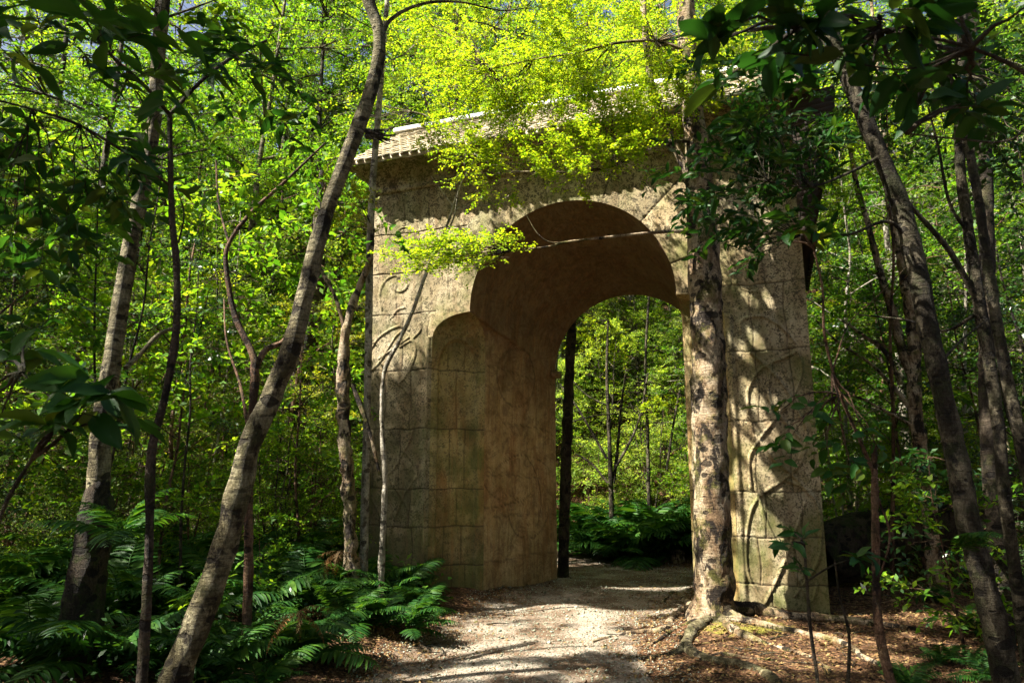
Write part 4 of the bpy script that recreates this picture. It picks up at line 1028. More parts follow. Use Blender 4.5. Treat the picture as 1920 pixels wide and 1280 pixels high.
# the tree in front of the right pier, with its roots
pt = hero('rooted_tree', 'sunlit mottled trunk with spreading bare roots in front of the right pier', B_TAN, 8.15,
     [(1340, 1172, 150), (1338, 1148, 108), (1339, 1110, 90), (1336, 1000, 84), (1332, 900, 82), (1329, 800, 80), (1328, 700, 82), (1324, 600, 76), (1320, 500, 78), (1316, 400, 70), (1308, 300, 60), (1298, 200, 54), (1290, 100, 50), (1284, 0, 48), (1280, -60, 44)],
     [([(1300, 440, 12), (1270, 434, 9), (1215, 437, 8), (1130, 446, 7), (1060, 454, 6), (1030, 462, 5), (960, 470, 3)], 8.0, 7.6),
      ([(1300, 262, 14), (1262, 268, 11), (1215, 282, 9), (1150, 310, 8), (1090, 324, 7), (1030, 322, 5), (960, 322, 3)], 8.1, 7.7),
      ([(1298, 100, 12), (1230, 78, 9), (1150, 82, 7), (1080, 100, 5), (1000, 112, 4), (920, 130, 2)], 8.1, 7.9),
      ([(1312, 400, 26), (1285, 320, 22), (1255, 250, 20), (1240, 210, 20), (1222, 160, 19), (1212, 80, 18), (1205, 0, 17), (1198, -80, 14)], 8.15, 8.5),
      ([(1100, 448, 4), (1040, 455, 3), (1010, 440, 2.5), (985, 400, 2)], 7.7, 7.6)],
     [((960, 470, 7.6), (850, 476, 7.6), (125, 26, .45), dict(nsub=16, nsp=10, free=True, **SM)), ((1030, 460, 7.6), (930, 456, 7.65), (60, 22, .3), dict(nsub=8, nsp=7, **SM)),
      ((1000, 322, 7.7), (940, 330, 7.7), (110, 45, .5), dict(nsub=22, nsp=11, **SM)), ((1090, 324, 7.8), (1080, 330, 7.7), (130, 34, .5), dict(nsub=20, nsp=10, **SM)), ((1150, 310, 7.8), (1180, 280, 7.8), (100, 60, .5), dict(nsub=14, nsp=9, **SM)),
      ((920, 130, 7.9), (880, 170, 7.9), (150, 90, .8), dict(nsub=34, nsp=12, **SM)), ((1080, 100, 8), (1050, 110, 8.2), (170, 110, .9), dict(nsub=40, nsp=12, **SM)), ((1230, 78, 8), (1190, 60, 8.4), (110, 110, .8), dict(nsub=22, nsp=11, **SM)),
      ((920, 130, 8), (800, 60, 8.6), (110, 90, .9), dict(nsub=22, nsp=12, **SM)), ((1150, 310, 7.8), (1010, 270, 7.8), (170, 50, .5), dict(nsub=40, nsp=13, **SM)), ((1150, 310, 7.8), (1160, 220, 7.9), (130, 70, .5), dict(nsub=44, nsp=13, **SM)),
      ((1000, 322, 7.7), (880, 270, 7.9), (60, 50, .4), dict(nsub=14, nsp=10, **SM)), ((960, 470, 7.6), (800, 478, 7.6), (85, 22, .4), dict(nsub=13, nsp=10, free=True, **SM)), ((1150, 82, 8), (1020, 200, 8.0), (150, 40, .5), dict(nsub=34, nsp=13, **SM)), ((1230, 78, 8), (1330, 120, 8.2), (110, 90, .7), dict(nsub=34, nsp=12, **SM)), ((1230, 78, 8), (1250, 190, 8.0), (100, 70, .6), dict(nsub=34, nsp=13, **SM)), ((1000, 112, 8), (960, 240, 8.0), (110, 30, .5), dict(nsub=14, nsp=10, **SM))],
     lm=M_LIME, extend=2, k=36, rough=.12, seed=9)
def root_path(pts, r0, r1, lift=.02):
    P = []; n = len(pts)
    for i, (px, py) in enumerate(pts):
        d = ray(px, py); g = -.02
        for _ in range(4):
            q = EYE + d * ((g - 1.6) / d[2]); g = gz1(q[0], q[1])
        P.append([q[0], q[1], g + (lift - .02) * (1 - .8 * i / n) + .012 * math.sin(i * 2.3), (r0 + (r1 - r0) * (i / (n - 1)) ** .6) * 1.05])
    return crv(P, 6)
for i, (pts, r0, r1, lift) in enumerate([
    ([(1335, 1158), (1305, 1180), (1286, 1205), (1300, 1228), (1350, 1240), (1410, 1252), (1460, 1285)], .075, .035, .03),
    ([(1310, 1155), (1285, 1148), (1262, 1160), (1245, 1182), (1200, 1186), (1150, 1192), (1110, 1204)], .075, .012, .03),
    ([(1375, 1150), (1420, 1150), (1480, 1158), (1560, 1164), (1640, 1172), (1720, 1180)], .10, .02, .06),
    ([(1370, 1160), (1430, 1172), (1500, 1186), (1570, 1204), (1620, 1232), (1660, 1250)], .07, .02, .03),
    ([(1290, 1208), (1262, 1226), (1220, 1230), (1180, 1232)], .05, .01, .02),
    ([(1360, 1168), (1400, 1190), (1460, 1210), (1520, 1232), (1560, 1262)], .05, .012, .02),
    ([(1325, 1170), (1300, 1165), (1268, 1176), (1235, 1200), (1215, 1215)], .04, .010, .02),
    ([(1310, 1236), (1350, 1228), (1400, 1232), (1450, 1238)], .03, .01, .02),
    ([(1320, 1150), (1296, 1135), (1278, 1118), (1262, 1112), (1240, 1130)], .06, .02, .02)]):
    Q = root_path(pts, r0, r1, lift); rb = MB()
    tube(rb, Q[:, :3] + np.c_[.03 * vnoise(Q[:, :3], 5), .02 * vnoise(Q[:, :3] + 5, 6) + .006 * vnoise(Q[:, :3], 8), np.zeros(len(Q))], Q[:, 3] * (1 + .18 * vnoise(Q[:, :3], 11)), 12, .3, seed=i + 30)
    child(pt, rb, 'root', B_TAN if i not in (0, 4) else B_PALE, world=True)
hero('black_post_trunk', 'black unlit trunk seen through the arch beside its left jamb', B_DARK, 12.4,
     [(1056, 1062, 26), (1058, 980, 26), (1061, 880, 25), (1065, 780, 25), (1068, 700, 23), (1072, 620, 21), (1080, 500, 20), (1090, 300, 18), (1098, 150, 16)], [], [((1098, 150, 12.4), (1090, 120, 12.4), (150, 110, 1.5), dict(nsub=14, nsp=10, ln=.4, K=10, L=.06, W=.035))], lm=M_LIME, extend=1, k=14, rough=.2, seed=11)
hero('forked_small_tree', 'small many branched tree rising from the ferns seen through the arch', B_GREY, 15.2,
     [(1146, 930, 12), (1143, 840, 10), (1140, 760, 9), (1138, 690, 7), (1140, 600, 5)],
     [([(1150, 905, 9), (1158, 840, 7), (1165, 760, 6), (1175, 690, 4)], 15.2, 15.4), ([(1138, 860, 7), (1110, 810, 6), (1080, 760, 5), (1050, 720, 4)], 15.2, 15.5), ([(1152, 880, 8), (1180, 830, 6), (1200, 780, 5), (1215, 700, 4)], 15.2, 15.4),
      ([(1140, 905, 6), (1110, 870, 5), (1080, 850, 4)], 15.1, 15.2), ([(1140, 760, 4), (1100, 740, 3), (1062, 700, 2)], 15.2, 15.4), ([(1060, 795, 4), (1110, 780, 3), (1160, 775, 3)], 14.5, 15)],
     [((1140, 600, 15.2), (1130, 640, 15.6), (80, 60, .8), dict(nsub=14, nsp=8, ln=.3, K=9, L=.06, W=.035)), ((1200, 780, 15.3), (1210, 740, 15.6), (80, 50, .8), dict(nsub=12, nsp=8, ln=.3, K=9, L=.06, W=.035))], lm=M_LIME, k=8, seed=12)
hero('slim_lit_tree', 'slim grey stem standing right of the small branched tree seen through the arch', B_GREY, 15.8,
     [(1216, 900, 9), (1214, 800, 8), (1210, 700, 7), (1214, 600, 6), (1220, 520, 5)], [([(1250, 880, 7), (1262, 800, 6), (1275, 730, 5)], 15.8, 15.8)], [], k=7, seed=13)
# right hand side
hero('leaning_right_tree', 'tall leaning grey blotched trunk, the thickest on the right of the arch', B_GREY, 5.0,
     [(1890, 1290, 56), (1868, 1180, 54), (1836, 1060, 52), (1812, 960, 50), (1792, 850, 48), (1768, 740, 48), (1742, 620, 46), (1718, 500, 46), (1690, 390, 44), (1650, 290, 42), (1612, 200, 40), (1575, 110, 38), (1545, 20, 38), (1525, -60, 38)],
     [([(1700, 440, 12), (1660, 415, 9), (1590, 440, 7), (1500, 442, 5), (1400, 470, 3)], 5.0, 4.8), ([(1655, 290, 10), (1600, 320, 8), (1520, 350, 6), (1440, 340, 4)], 5, 4.6), ([(1755, 690, 8), (1800, 640, 6), (1850, 600, 4)], 5, 5.3)],
     [((1500, 442, 4.8), (1400, 400, 4.9), (130, 90, .5), dict(nsub=12, nsp=4, ln=.24, K=6, L=.12, W=.038, r0=.0045, full=True, flat=.45, droop=.3)),
      ((1440, 340, 4.6), (1350, 290, 4.8), (130, 110, .6), dict(nsub=13, nsp=4, ln=.24, K=6, L=.11, W=.036, r0=.0045, full=True, flat=.45, droop=.3)),
      ((1500, 350, 4.7), (1420, 200, 4.8), (160, 80, .6), dict(nsub=12, nsp=4, ln=.24, K=6, L=.12, W=.04, r0=.0045, full=True, flat=.45, droop=.3)),
      ((1520, 350, 4.7), (1460, 260, 5.2), (120, 110, .6), dict(nsub=16, nsp=6, ln=.26, K=7, L=.10, W=.034, r0=.0045, full=True, flat=.45, droop=.3)),
      ((1560, 110, 5), (1420, 110, 5.4), (150, 70, .7), dict(nsub=14, nsp=7, ln=.28, K=8, L=.085, W=.036, flat=.45)),
      ((1545, 20, 5), (1650, 60, 5), (220, 100, .8), dict(nsub=16, nsp=5, ln=.3, K=8, L=.09, W=.04, flat=.45))],
     extend=3, k=16, seed=14, lm=M_BIG, canopy=[(2.0, 3.5, 8.8, 3.0, 3.0, 1.2, 20)])
hero('twin_trunk_tree', 'grey speckled trunk right of the thick leaning one, reddish near its middle', B_GREY, 6.0,
     [(1925, 1230, 30), (1905, 1080, 28), (1885, 940, 28), (1872, 800, 28), (1855, 680, 28), (1835, 560, 28), (1815, 430, 26), (1800, 300, 25), (1800, 150, 24), (1805, 0, 22)],
     [([(1830, 560, 16), (1780, 470, 14), (1720, 400, 11), (1665, 330, 9), (1640, 240, 7), (1650, 150, 5)], 6, 5.6), ([(1818, 440, 10), (1780, 380, 8), (1760, 280, 6), (1740, 200, 5)], 6, 5.8), ([(1828, 590, 10), (1770, 620, 7), (1700, 600, 6), (1610, 590, 4)], 6, 6.4)],
     [((1800, 150, 6), (1800, 200, 6), (140, 200, 1), dict(nsub=18, nsp=7, ln=.34, K=9, L=.075, W=.04, flat=.4)), ((1650, 150, 5.7), (1640, 180, 5.9), (100, 120, .7), dict(nsub=12, nsp=7, ln=.3, K=9, L=.07, W=.035, flat=.4))], extend=3, k=12, seed=15, lm=M_DARK,
     canopy=[(4.2, 5.6, 8.6, 2.6, 2.0, 1.0, 16)])
hero('shadow_trunk', 'darkest straight trunk between the two leaning grey trunks on the right', B_DARK, 7.0,
     [(1880, 1150, 42), (1868, 1000, 40), (1856, 850, 38), (1850, 700, 36), (1852, 560, 34), (1850, 420, 34), (1845, 250, 32), (1830, 100, 30), (1820, 0, 30)], [], [((1845, 250, 7), (1850, 150, 7), (110, 180, 1), dict(nsub=14, nsp=8, ln=.35, K=9, L=.08, W=.04, flat=.4))], lm=M_DARK, extend=2, k=12, seed=16)
hero('edge_trunk', 'speckled trunk at the far right leaning out past the edge', B_GREY, 5.6,
     [(1985, 1250, 34), (1958, 1050, 34), (1935, 920, 32), (1908, 800, 30), (1886, 700, 28), (1868, 600, 26), (1850, 480, 24), (1835, 380, 22), (1812, 260, 20), (1770, 120, 18), (1740, 0, 16)], [], [((1770, 120, 5.6), (1880, 260, 5.7), (120, 150, .8), dict(nsub=12, nsp=7, ln=.3, K=9, L=.07, W=.035, flat=.4))], lm=M_DARK, extend=2, k=12, seed=17)
hero('forked_sunlit_tree', 'sunlit double trunk with pale dappled bark behind the leaning grey trunk', B_TAN, 9.6,
     [(1745, 990, 34), (1738, 920, 34), (1728, 850, 34), (1716, 780, 32), (1714, 700, 32), (1712, 620, 30), (1700, 540, 28), (1690, 480, 26), (1672, 400, 20), (1660, 300, 16), (1650, 180, 12)],
     [([(1714, 720, 26), (1690, 650, 24), (1672, 580, 20), (1650, 510, 17), (1630, 430, 14), (1605, 340, 12), (1590, 250, 9)], 9.6, 9.9), ([(1712, 770, 14), (1670, 720, 10), (1630, 680, 8), (1570, 640, 6), (1530, 600, 4)], 9.6, 9.9),
      ([(1690, 720, 14), (1660, 660, 12), (1620, 630, 9), (1580, 600, 6)], 9.7, 10), ([(1715, 800, 10), (1660, 770, 7), (1610, 745, 5), (1570, 738, 4)], 9.6, 9.4)],
     [((1650, 180, 9.6), (1650, 200, 9.8), (150, 150, 1.2), dict(nsub=18, nsp=9, ln=.35, K=9, L=.07, W=.04)), ((1590, 250, 9.9), (1590, 330, 10), (80, 120, .8), dict(nsub=12, nsp=8, ln=.3, K=9, L=.065, W=.04))], lm=M_LIME, extend=2, k=14, rough=.15, seed=18)
hero('red_stub_sapling', 'thin red brown sapling with a broken top in front of the mossy log', B_RED, 4.6,
     [(1672, 1290, 22), (1650, 1190, 20), (1643, 1100, 18), (1642, 1000, 17), (1640, 900, 16), (1639, 835, 12)],
     [([(1640, 890, 10), (1610, 820, 8), (1575, 740, 8), (1560, 690, 7), (1545, 620, 7), (1542, 540, 6), (1525, 465, 5)], 4.6, 4.4), ([(1560, 700, 5), (1590, 610, 3), (1640, 560, 3), (1700, 500, 2)], 4.5, 4.7), ([(1640, 920, 6), (1668, 1000, 5), (1650, 1080, 4)], 4.6, 4.5)],
     [((1575, 740, 4.5), (1500, 810, 4.3), (75, 55, .2), dict(nsub=6, nsp=2, ln=.13, K=4, L=.115, W=.05, full=True, flat=.35, droop=.35)), ((1560, 700, 4.5), (1600, 840, 4.4), (65, 60, .2), dict(nsub=5, nsp=2, ln=.13, K=4, L=.12, W=.055, full=True, flat=.35, droop=.35)),
      ((1525, 465, 4.4), (1480, 430, 4.4), (70, 50, .2), dict(nsub=4, nsp=2, ln=.14, K=4, L=.14, W=.055, full=True, flat=.35, droop=.35))],
     lm=M_BIG, k=9, rough=.15, seed=19)
hero('leafy_seedling', 'small seedling with a few large bright leaves in front of the right pier foot', B_DARK, 4.0,
     [(1535, 1290, 9), (1520, 1180, 8), (1512, 1080, 7), (1508, 1020, 5)],
     [([(1512, 1090, 5), (1560, 1060, 4), (1610, 1045, 3)], 4, 3.9), ([(1590, 1290, 9), (1592, 1190, 7), (1575, 1120, 5), (1565, 1050, 4)], 4.1, 4.0)],
     [((1508, 1020, 4), (1500, 1015, 4), (28, 16, .08), dict(nsub=4, nsp=1, ln=.09, K=4, L=.11, W=.036, full=True, flat=.3, droop=.3)), ((1600, 1045, 3.95), (1605, 1035, 3.9), (28, 14, .08), dict(nsub=3, nsp=1, ln=.1, K=4, L=.12, W=.045, full=True, flat=.3, droop=.3)), ((1512, 1080, 4), (1500, 1060, 4), (26, 16, .08), dict(nsub=2, nsp=1, ln=.09, K=4, L=.10, W=.035, full=True, flat=.3, droop=.3))],
     lm=M_BIG, k=7, seed=20, cat='seedling', tname='stem', lname='foliage')
# broad leaved shrubs close to the lens, rooted outside the picture
hero('broadleaf_shrub', 'large leaved shrub with dark glossy leaves low at the left edge', B_DARK, 1.9,
     [(-60, 1280, 12), (-10, 1000, 10), (60, 860, 9), (130, 770, 7), (190, 735, 5)],
     [([(130, 770, 6), (90, 740, 5), (40, 700, 4)], 1.9, 2.0)],
     [((190, 735, 1.9), (185, 735, 1.9), (40, 45, .06), dict(nsub=3, nsp=1, ln=.05, K=5, L=.15, W=.065, full=True, flat=.35, droop=.3)), ((60, 860, 1.9), (130, 800, 1.9), (90, 60, .12), dict(nsub=5, nsp=1, ln=.06, K=4, L=.13, W=.055, full=True, flat=.4, droop=.35)),
      ((40, 700, 2), (20, 700, 2.1), (60, 110, .15), dict(nsub=5, nsp=1, ln=.08, K=4, L=.11, W=.05, full=True, flat=.4, droop=.3))],
     lm=M_BIG, cat='shrub', k=8, seed=21, tname='stem', lname='foliage')
hero('overhanging_shrub', 'overhanging broad leaved branches in deep shade across the top right', B_DARK, 1.7,
     [(2200, 1500, 30), (2150, 1000, 26), (2100, 600, 22), (2050, 350, 18), (1960, 170, 14), (1820, 90, 10), (1650, 60, 8), (1500, 50, 6), (1400, 60, 5)],
     [([(1960, 170, 8), (1900, 260, 6), (1790, 260, 5), (1700, 250, 4)], 1.7, 1.8), ([(1820, 90, 7), (1700, 130, 5), (1560, 110, 4), (1470, 100, 3)], 1.7, 1.6)],
     [((1500, 50, 1.7), (1420, 60, 1.65), (150, 55, .18), dict(nsub=12, nsp=1, ln=.08, K=5, L=.11, W=.05, full=True, flat=.4, droop=.35)), ((1650, 60, 1.7), (1620, 90, 1.7), (150, 70, .18), dict(nsub=12, nsp=1, ln=.08, K=5, L=.105, W=.046, full=True, flat=.4, droop=.3)),
      ((1820, 90, 1.7), (1790, 90, 1.8), (150, 90, .22), dict(nsub=11, nsp=1, ln=.1, K=5, L=.10, W=.042, full=True, flat=.4, droop=.3)), ((1700, 250, 1.8), (1750, 200, 1.9), (120, 80, .2), dict(nsub=5, nsp=1, ln=.1, K=4, L=.10, W=.05, full=True, flat=.4, droop=.3))],
     lm=M_BIG, cat='shrub', k=8, seed=22, tname='stem', lname='foliage')
# ---------------------------------------------------------------- trees that close the canopy, mostly outside the picture
for i, (x, y, h, cx, cy_, cz_, rr, ns) in enumerate([(-8.6, 1.2, 8, -7.2, 3.2, 8.6, 3.1, 34), (-10.5, 6.2, 8, -10, 5.4, 8.8, 3.0, 30), (-11.5, 1.0, 8, -11, 1.2, 9.2, 3.2, 32), (-6.8, -1.5, 8, -6.8, -.8, 8.6, 3.2, 34),
        (-3.0, -2.0, 8, -3.2, -.6, 8.6, 3.0, 30), (-14.5, 4.0, 9, -14.2, 3.8, 9.8, 3.2, 28), (1.8, -2.5, 8, .5, -.5, 8.6, 3.0, 24), (-10, -4, 8, -9.6, -3.4, 9, 3.2, 24), (-4.4, 2.0, 8, -4.4, 2.2, 9.2, 2.8, 26), (-9.2, 8.6, 7, -8.6, 7.4, 8.4, 2.3, 22), (-7.4, 3.6, 8, -6.2, 5.4, 9.4, 2.4, 24)]):
    w_, l_ = MB(), MB()
    P = crv([(x, y, -.2), (x + rng.normal(0, .1), y + rng.normal(0, .1), h * .35), (x + rng.normal(0, .2), y, h * .7), (cx, cy_, cz_ - .7)], 6)
    tube(w_, P, np.linspace(.13, .045, len(P)), 12, .12, seed=i + 50)
    cloud(w_, l_, P[-4], (cx, cy_, cz_), (rr, rr, 1.1), ns, 17, .6, 11, .14, .08, r0=.022, tw=.004, flat=.5, keep=sun_keep)
    e = empty('canopy_tree', (x, y, gz1(x, y)))
    tag(e, 'broad crowned shade tree closing the canopy over the left of the path', 'tree', 'shade trees of the overhead canopy')
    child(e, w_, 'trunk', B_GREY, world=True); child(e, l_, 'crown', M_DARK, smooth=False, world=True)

rng = np.random.default_rng(77)
for i in range(80):  # unseen plants added behind and beside the camera to block sky light
    a = math.radians(rng.uniform(-215, 35)); r = rng.uniform(7, 16)
    x, y = r * math.cos(a), r * math.sin(a)
    if y > .55 * abs(x) or path_d(np.array([x]), np.array([y]))[0] < 1.6: continue
    side = 'right' if x > 3 else ('left' if x < -3 else 'near end')
    plant(('shrub_a', 'tall_c', 'young_a')[i % 3] if x > -6 else ('shrub_b', 'young_a', 'shrub_a')[i % 3], x, y, (1.9, .85, 1.25)[i % 3], None, f'unseen tree added to block sky light, off the {side} of the path away from the arch', 'tree', f'unseen added trees off the {side} of the path', (M_DARK, M_MID)[i % 2], B_GREY)
SH = []  # points on arch and ground that the two added crowns keep in shade
for X_ in np.arange(XL, XR + .3, .16):
    for Z_ in np.arange(.1, 6.2, .16): SH.append(A2W(X_, -.1, Z_))
for x in np.arange(-4.5, 6.5, .35):
    for y in np.arange(2.8, 9.6, .35):
        if y < 9.2 - .36 * x + .6: SH.append(np.array([x, y, .1 if abs(x) < 2 else .6]))
SH = np.array(SH) + rng.normal(0, .08, (len(SH), 3))
for i, (x, y, lo, hi) in enumerate([(-8.6, 6.3, 8.6, 10.0), (-7.2, 4.6, 9.4, 10.8)]):  # unseen crowns added, leaves set along sun lines to shade those points
    w_, l_ = MB(), MB()
    zc = rng.uniform(lo, hi, len(SH)); O_ = SH + SUN * ((zc - SH[:, 2]) / SUN[2])[:, None]
    D_ = nrm(rng.normal(0, 1, O_.shape) * [1, 1, .25])
    sprays(l_, O_ - D_ * .25, D_, .55 * rng.uniform(.7, 1.2, len(O_)), 9, .13, .075, flat=.5, wood=w_, wr=.004, keep=sun_keep)
    top = np.array([x + .3, y, lo - 1.2]); P = crv([(x, y, -.2), (x + .1, y - .1, lo * .4), top], 6)
    tube(w_, P, np.linspace(.12, .06, len(P)), 12, .12, seed=i + 70)
    for j in rng.integers(0, len(O_), 26):
        if sun_keep(top + (O_[j] - top) * np.linspace(0, 1, 12)[:, None]).all(): tube(w_, crv([top, (top + O_[j]) / 2 + [0, 0, .3], O_[j]], 4), np.linspace(.04, .008, 9), 5, cap=False)
    e = empty('canopy_tree', (x, y, gz1(x, y)))
    tag(e, 'unseen flat crowned tree added to shade the arch and path, ' + ('nearer the arch' if i == 0 else 'nearer the viewer'), 'tree', 'shade trees of the overhead canopy')
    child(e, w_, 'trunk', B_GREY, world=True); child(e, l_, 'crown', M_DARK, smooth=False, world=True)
for x, y, k_, s_, m_, lb in ((-4.1, 8.3, 'broad', .8, M_FRESH, 'fresh green broad leaved sapling between the red sapling and the dark sapling'), (-5.5, 9.3, 'broad', 1.15, M_MID, 'tall mid green broad leaved sapling behind the dark sapling'), (-2.95, 10.3, 'broad', .9, M_FRESH, 'broad leaved sapling beside the peeling trunk left of the pier'),
        (-5.6, 7.6, 'broad', 1.1, M_MID, 'broad leaved sapling just left of the pale straight trunk'), (-2.75, 8.1, 'broad_low', .5, M_MID, 'knee high broad leaved seedling rising from the ferns beside the red sapling'),
        (-5.0, 10.6, 'broad', 1.4, M_FRESH, 'large fresh green broad leaved sapling high behind the leaning trunk'), (-6.8, 9.8, 'broad', 1.5, M_FRESH, 'large broad leaved sapling high behind the pale straight trunk'), (-8.0, 12, 'broad', 1.7, M_MID, 'very tall broad leaved sapling toward the left edge'), (-3.9, 12.2, 'broad', 1.6, M_FRESH, 'very tall broad leaved sapling beside the big shadowy trunk'),
        (5.9, 10.4, 'broad', 1.0, M_MID, 'broad leaved sapling just right of the right pier'), (3.9, 6.6, 'broad_low', .7, M_MID, 'low broad leaved sapling beside the red brown broken stem'), (4.6, 7.4, 'broad_low', .8, M_DARK, 'low dark broad leaved sapling before the mossy log')):
    plant(k_, x, y, s_, None, lb, 'sapling', 'broad leaved saplings of the understorey', m_)
# understorey either side, leaves and bark coloured dark to stand in for shade
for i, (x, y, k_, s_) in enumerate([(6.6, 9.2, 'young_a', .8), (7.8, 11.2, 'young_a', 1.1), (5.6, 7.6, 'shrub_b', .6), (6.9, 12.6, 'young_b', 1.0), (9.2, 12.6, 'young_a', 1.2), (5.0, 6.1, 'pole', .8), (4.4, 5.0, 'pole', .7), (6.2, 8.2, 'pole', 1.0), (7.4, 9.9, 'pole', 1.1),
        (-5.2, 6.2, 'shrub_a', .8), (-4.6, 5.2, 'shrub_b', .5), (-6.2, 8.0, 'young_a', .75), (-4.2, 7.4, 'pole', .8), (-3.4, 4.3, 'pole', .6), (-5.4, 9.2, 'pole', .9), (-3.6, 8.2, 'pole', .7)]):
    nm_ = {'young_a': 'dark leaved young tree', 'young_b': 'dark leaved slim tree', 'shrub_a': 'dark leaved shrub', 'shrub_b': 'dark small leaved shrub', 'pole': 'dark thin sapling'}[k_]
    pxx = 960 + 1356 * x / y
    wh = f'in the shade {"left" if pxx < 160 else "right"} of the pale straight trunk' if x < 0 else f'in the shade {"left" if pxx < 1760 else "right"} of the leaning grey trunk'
    plant(k_, x, y, s_, None, f'{nm_} {wh}, {"near" if y < 7 else "a little back" if y < 8.5 else "farther back" if y < 10.5 else "well back" if y < 12 else "farthest back"}', 'sapling' if k_ == 'pole' else 'shrub' if 'shrub' in k_ else 'tree', 'understorey coloured dark for shade either side', M_DARK, B_DARK)
# ---------------------------------------------------------------- ferns
def frond(seed, L, e0, e1, npin=22, dead=False, pl=.26):
    global rng
    keep_ = rng; rng = np.random.default_rng(seed)
    mbf = MB(); n = 16
    ang = np.radians(np.linspace(e0, e1, n) + np.cumsum(rng.normal(0, 2, n)))
    ds = L / (n - 1)
    x = np.concatenate([[0], np.cumsum(np.cos(ang[:-1]) * ds)]); z = np.concatenate([[0], np.cumsum(np.sin(ang[:-1]) * ds)])
    yb = np.cumsum(rng.normal(0, .006 * L, n))
    P = np.stack([x, yb, z], 1)
    tube(mbf, P, np.linspace(.006, .0012, n) * (L ** .5), 5, cap=False)
    t = np.linspace(.14, .99, npin)
    ii = t * (n - 1); i0 = np.clip(ii.astype(int), 0, n - 2); f = (ii - i0)[:, None]
    p = P[i0] * (1 - f) + P[i0 + 1] * f
    T = nrm(P[i0 + 1] - P[i0]); S = np.array([0, 1., 0]); Nn = nrm(np.cross(T, S)) * 1
    Nn = np.where(Nn[:, 2:3] < 0, -Nn, Nn)
    ln = L * pl * np.sin(math.pi * np.clip(.16 + .84 * t, 0, 1)) ** .75 + .012
    for sg in (1, -1):
        d = nrm(S * sg * .92 + T * (.30 + .25 * t[:, None]) - Nn * (.12 if not dead else .9) + rng.normal(0, .06 if not dead else .3, (npin, 3)))
        leaf_full(mbf, p, d, nrm(Nn + rng.normal(0, .12, (npin, 3))), ln * rng.uniform(.88, 1.08, npin), np.maximum(ln * (.17 if not dead else .12), .010), droop=.22, ns=6, nc=3, wave=.012)
    rng = keep_
    return mbf
FR_ = [frond(100 + i, 1.0, e0, e1).data('frond_leaf', M_FERN, smooth=False) for i, (e0, e1) in enumerate([(78, -30), (64, -30), (42, -25), (75, 5), (30, -40)])]
FD_ = [frond(200 + i, 1.0, e0, e1, dead=True, pl=.13).data('frond_dead', M_DEADF, smooth=False) for i, (e0, e1) in enumerate([(30, -80), (5, -70)])]
def fern(x, y, size, nf, label, group=None, z=None, dead=0, only=None, cat='fern'):
    e = empty('fern', (x, y, (gz1(x, y) if z is None else z)), rng.uniform(0, 6.28))
    tag(e, label, cat, group)
    for i in range(nf + dead):
        me = (FR_[rng.integers(5)] if i < nf else FD_[rng.integers(2)])
        o = bpy.data.objects.new('frond' if i < nf else 'dead_frond', me); C.objects.link(o); o.parent = e
        a = i * 2.4 + rng.uniform(-.3, .3) if only is None else only[i % len(only)] + rng.uniform(-.2, .2) - e.rotation_euler[2]
        s = size * rng.uniform(.75, 1.15)
        o.rotation_euler = (rng.normal(0, .12), rng.normal(0, .12), a); o.scale = (s, s, s)
    return e
MARKS = [(40, 'the left edge'), (160, 'the pale straight trunk'), (275, 'the dark sapling'), (380, 'the leaning pale trunk'), (462, 'the red sapling'), (560, 'the sedge tuft'), (655, 'the peeling trunk'), (716, 'the white sapling'), (800, 'the left pier')]
USED = set()
def fern_label(px, py, s):
    m = min(MARKS, key=lambda q: abs(q[0] - px))
    side = 'left of' if px < m[0] else 'right of'
    row = 'high on the bank' if py < 1090 else ('midway down' if py < 1170 else 'low on the bank')
    size = 'large' if s > .75 else ('medium' if s > .58 else 'small')
    for l in (f'{size} green fern {side} {m[1]}, {row}', f'{size} arching fern {side} {m[1]}, {row}, overlapping another', f'{size} fern close to {m[1]}, {row}'):
        if l not in USED: break
    USED.add(l); return l
def gp(px, py):
    d = ray(px, py); g = 0
    if py < 1030:
        q = at(px, py, 14.3 + (1030 - py) * .03); q[2] = gz1(q[0], q[1]); return q
    for _ in range(4):
        q = EYE + d * ((g - 1.6) / d[2]); g = gz1(q[0], q[1])
    return q
for px, py, s in ((1110, 1010, .95), (1165, 1022, 1.05), (1215, 1028, 1.0), (1255, 1010, 1.1), (1135, 990, 1.2), (1195, 985, 1.25), (1240, 980, 1.2), (1280, 1000, 1.1), (1095, 985, 1.1), (1310, 1015, 1.0)):
    q = gp(px, py); fern(q[0], q[1], s * 1.45, 13, f'big dark green fern seen through the arch, {"back row" if py < 1005 else "front row"}, {"beside the black trunk" if px < 1130 else "below the forked tree" if px < 1205 else "up and left of the stump" if px < 1230 else "left of the stump" if px < 1262 else "above the stump"}', 'big ferns seen through the arch')
for px, py, s in ((590, 1075, .75), (520, 1100, .7), (690, 1110, .62), (640, 1125, .62), (740, 1130, .55), (570, 1150, .65), (480, 1150, .7), (660, 1180, .5), (720, 1180, .42), (780, 1150, .40), (420, 1120, .75), (350, 1100, .8), (270, 1090, .85), (210, 1080, .8), (560, 1240, .5), (500, 1230, .55), (620, 1060, .7), (770, 1110, .5), (440, 1080, .8)):
    q = gp(px, py); fern(q[0], q[1], s * 1.5, 11, fern_label(px, py, s), 'ferns of the bank left of the path', dead=int(rng.integers(0, 3)))
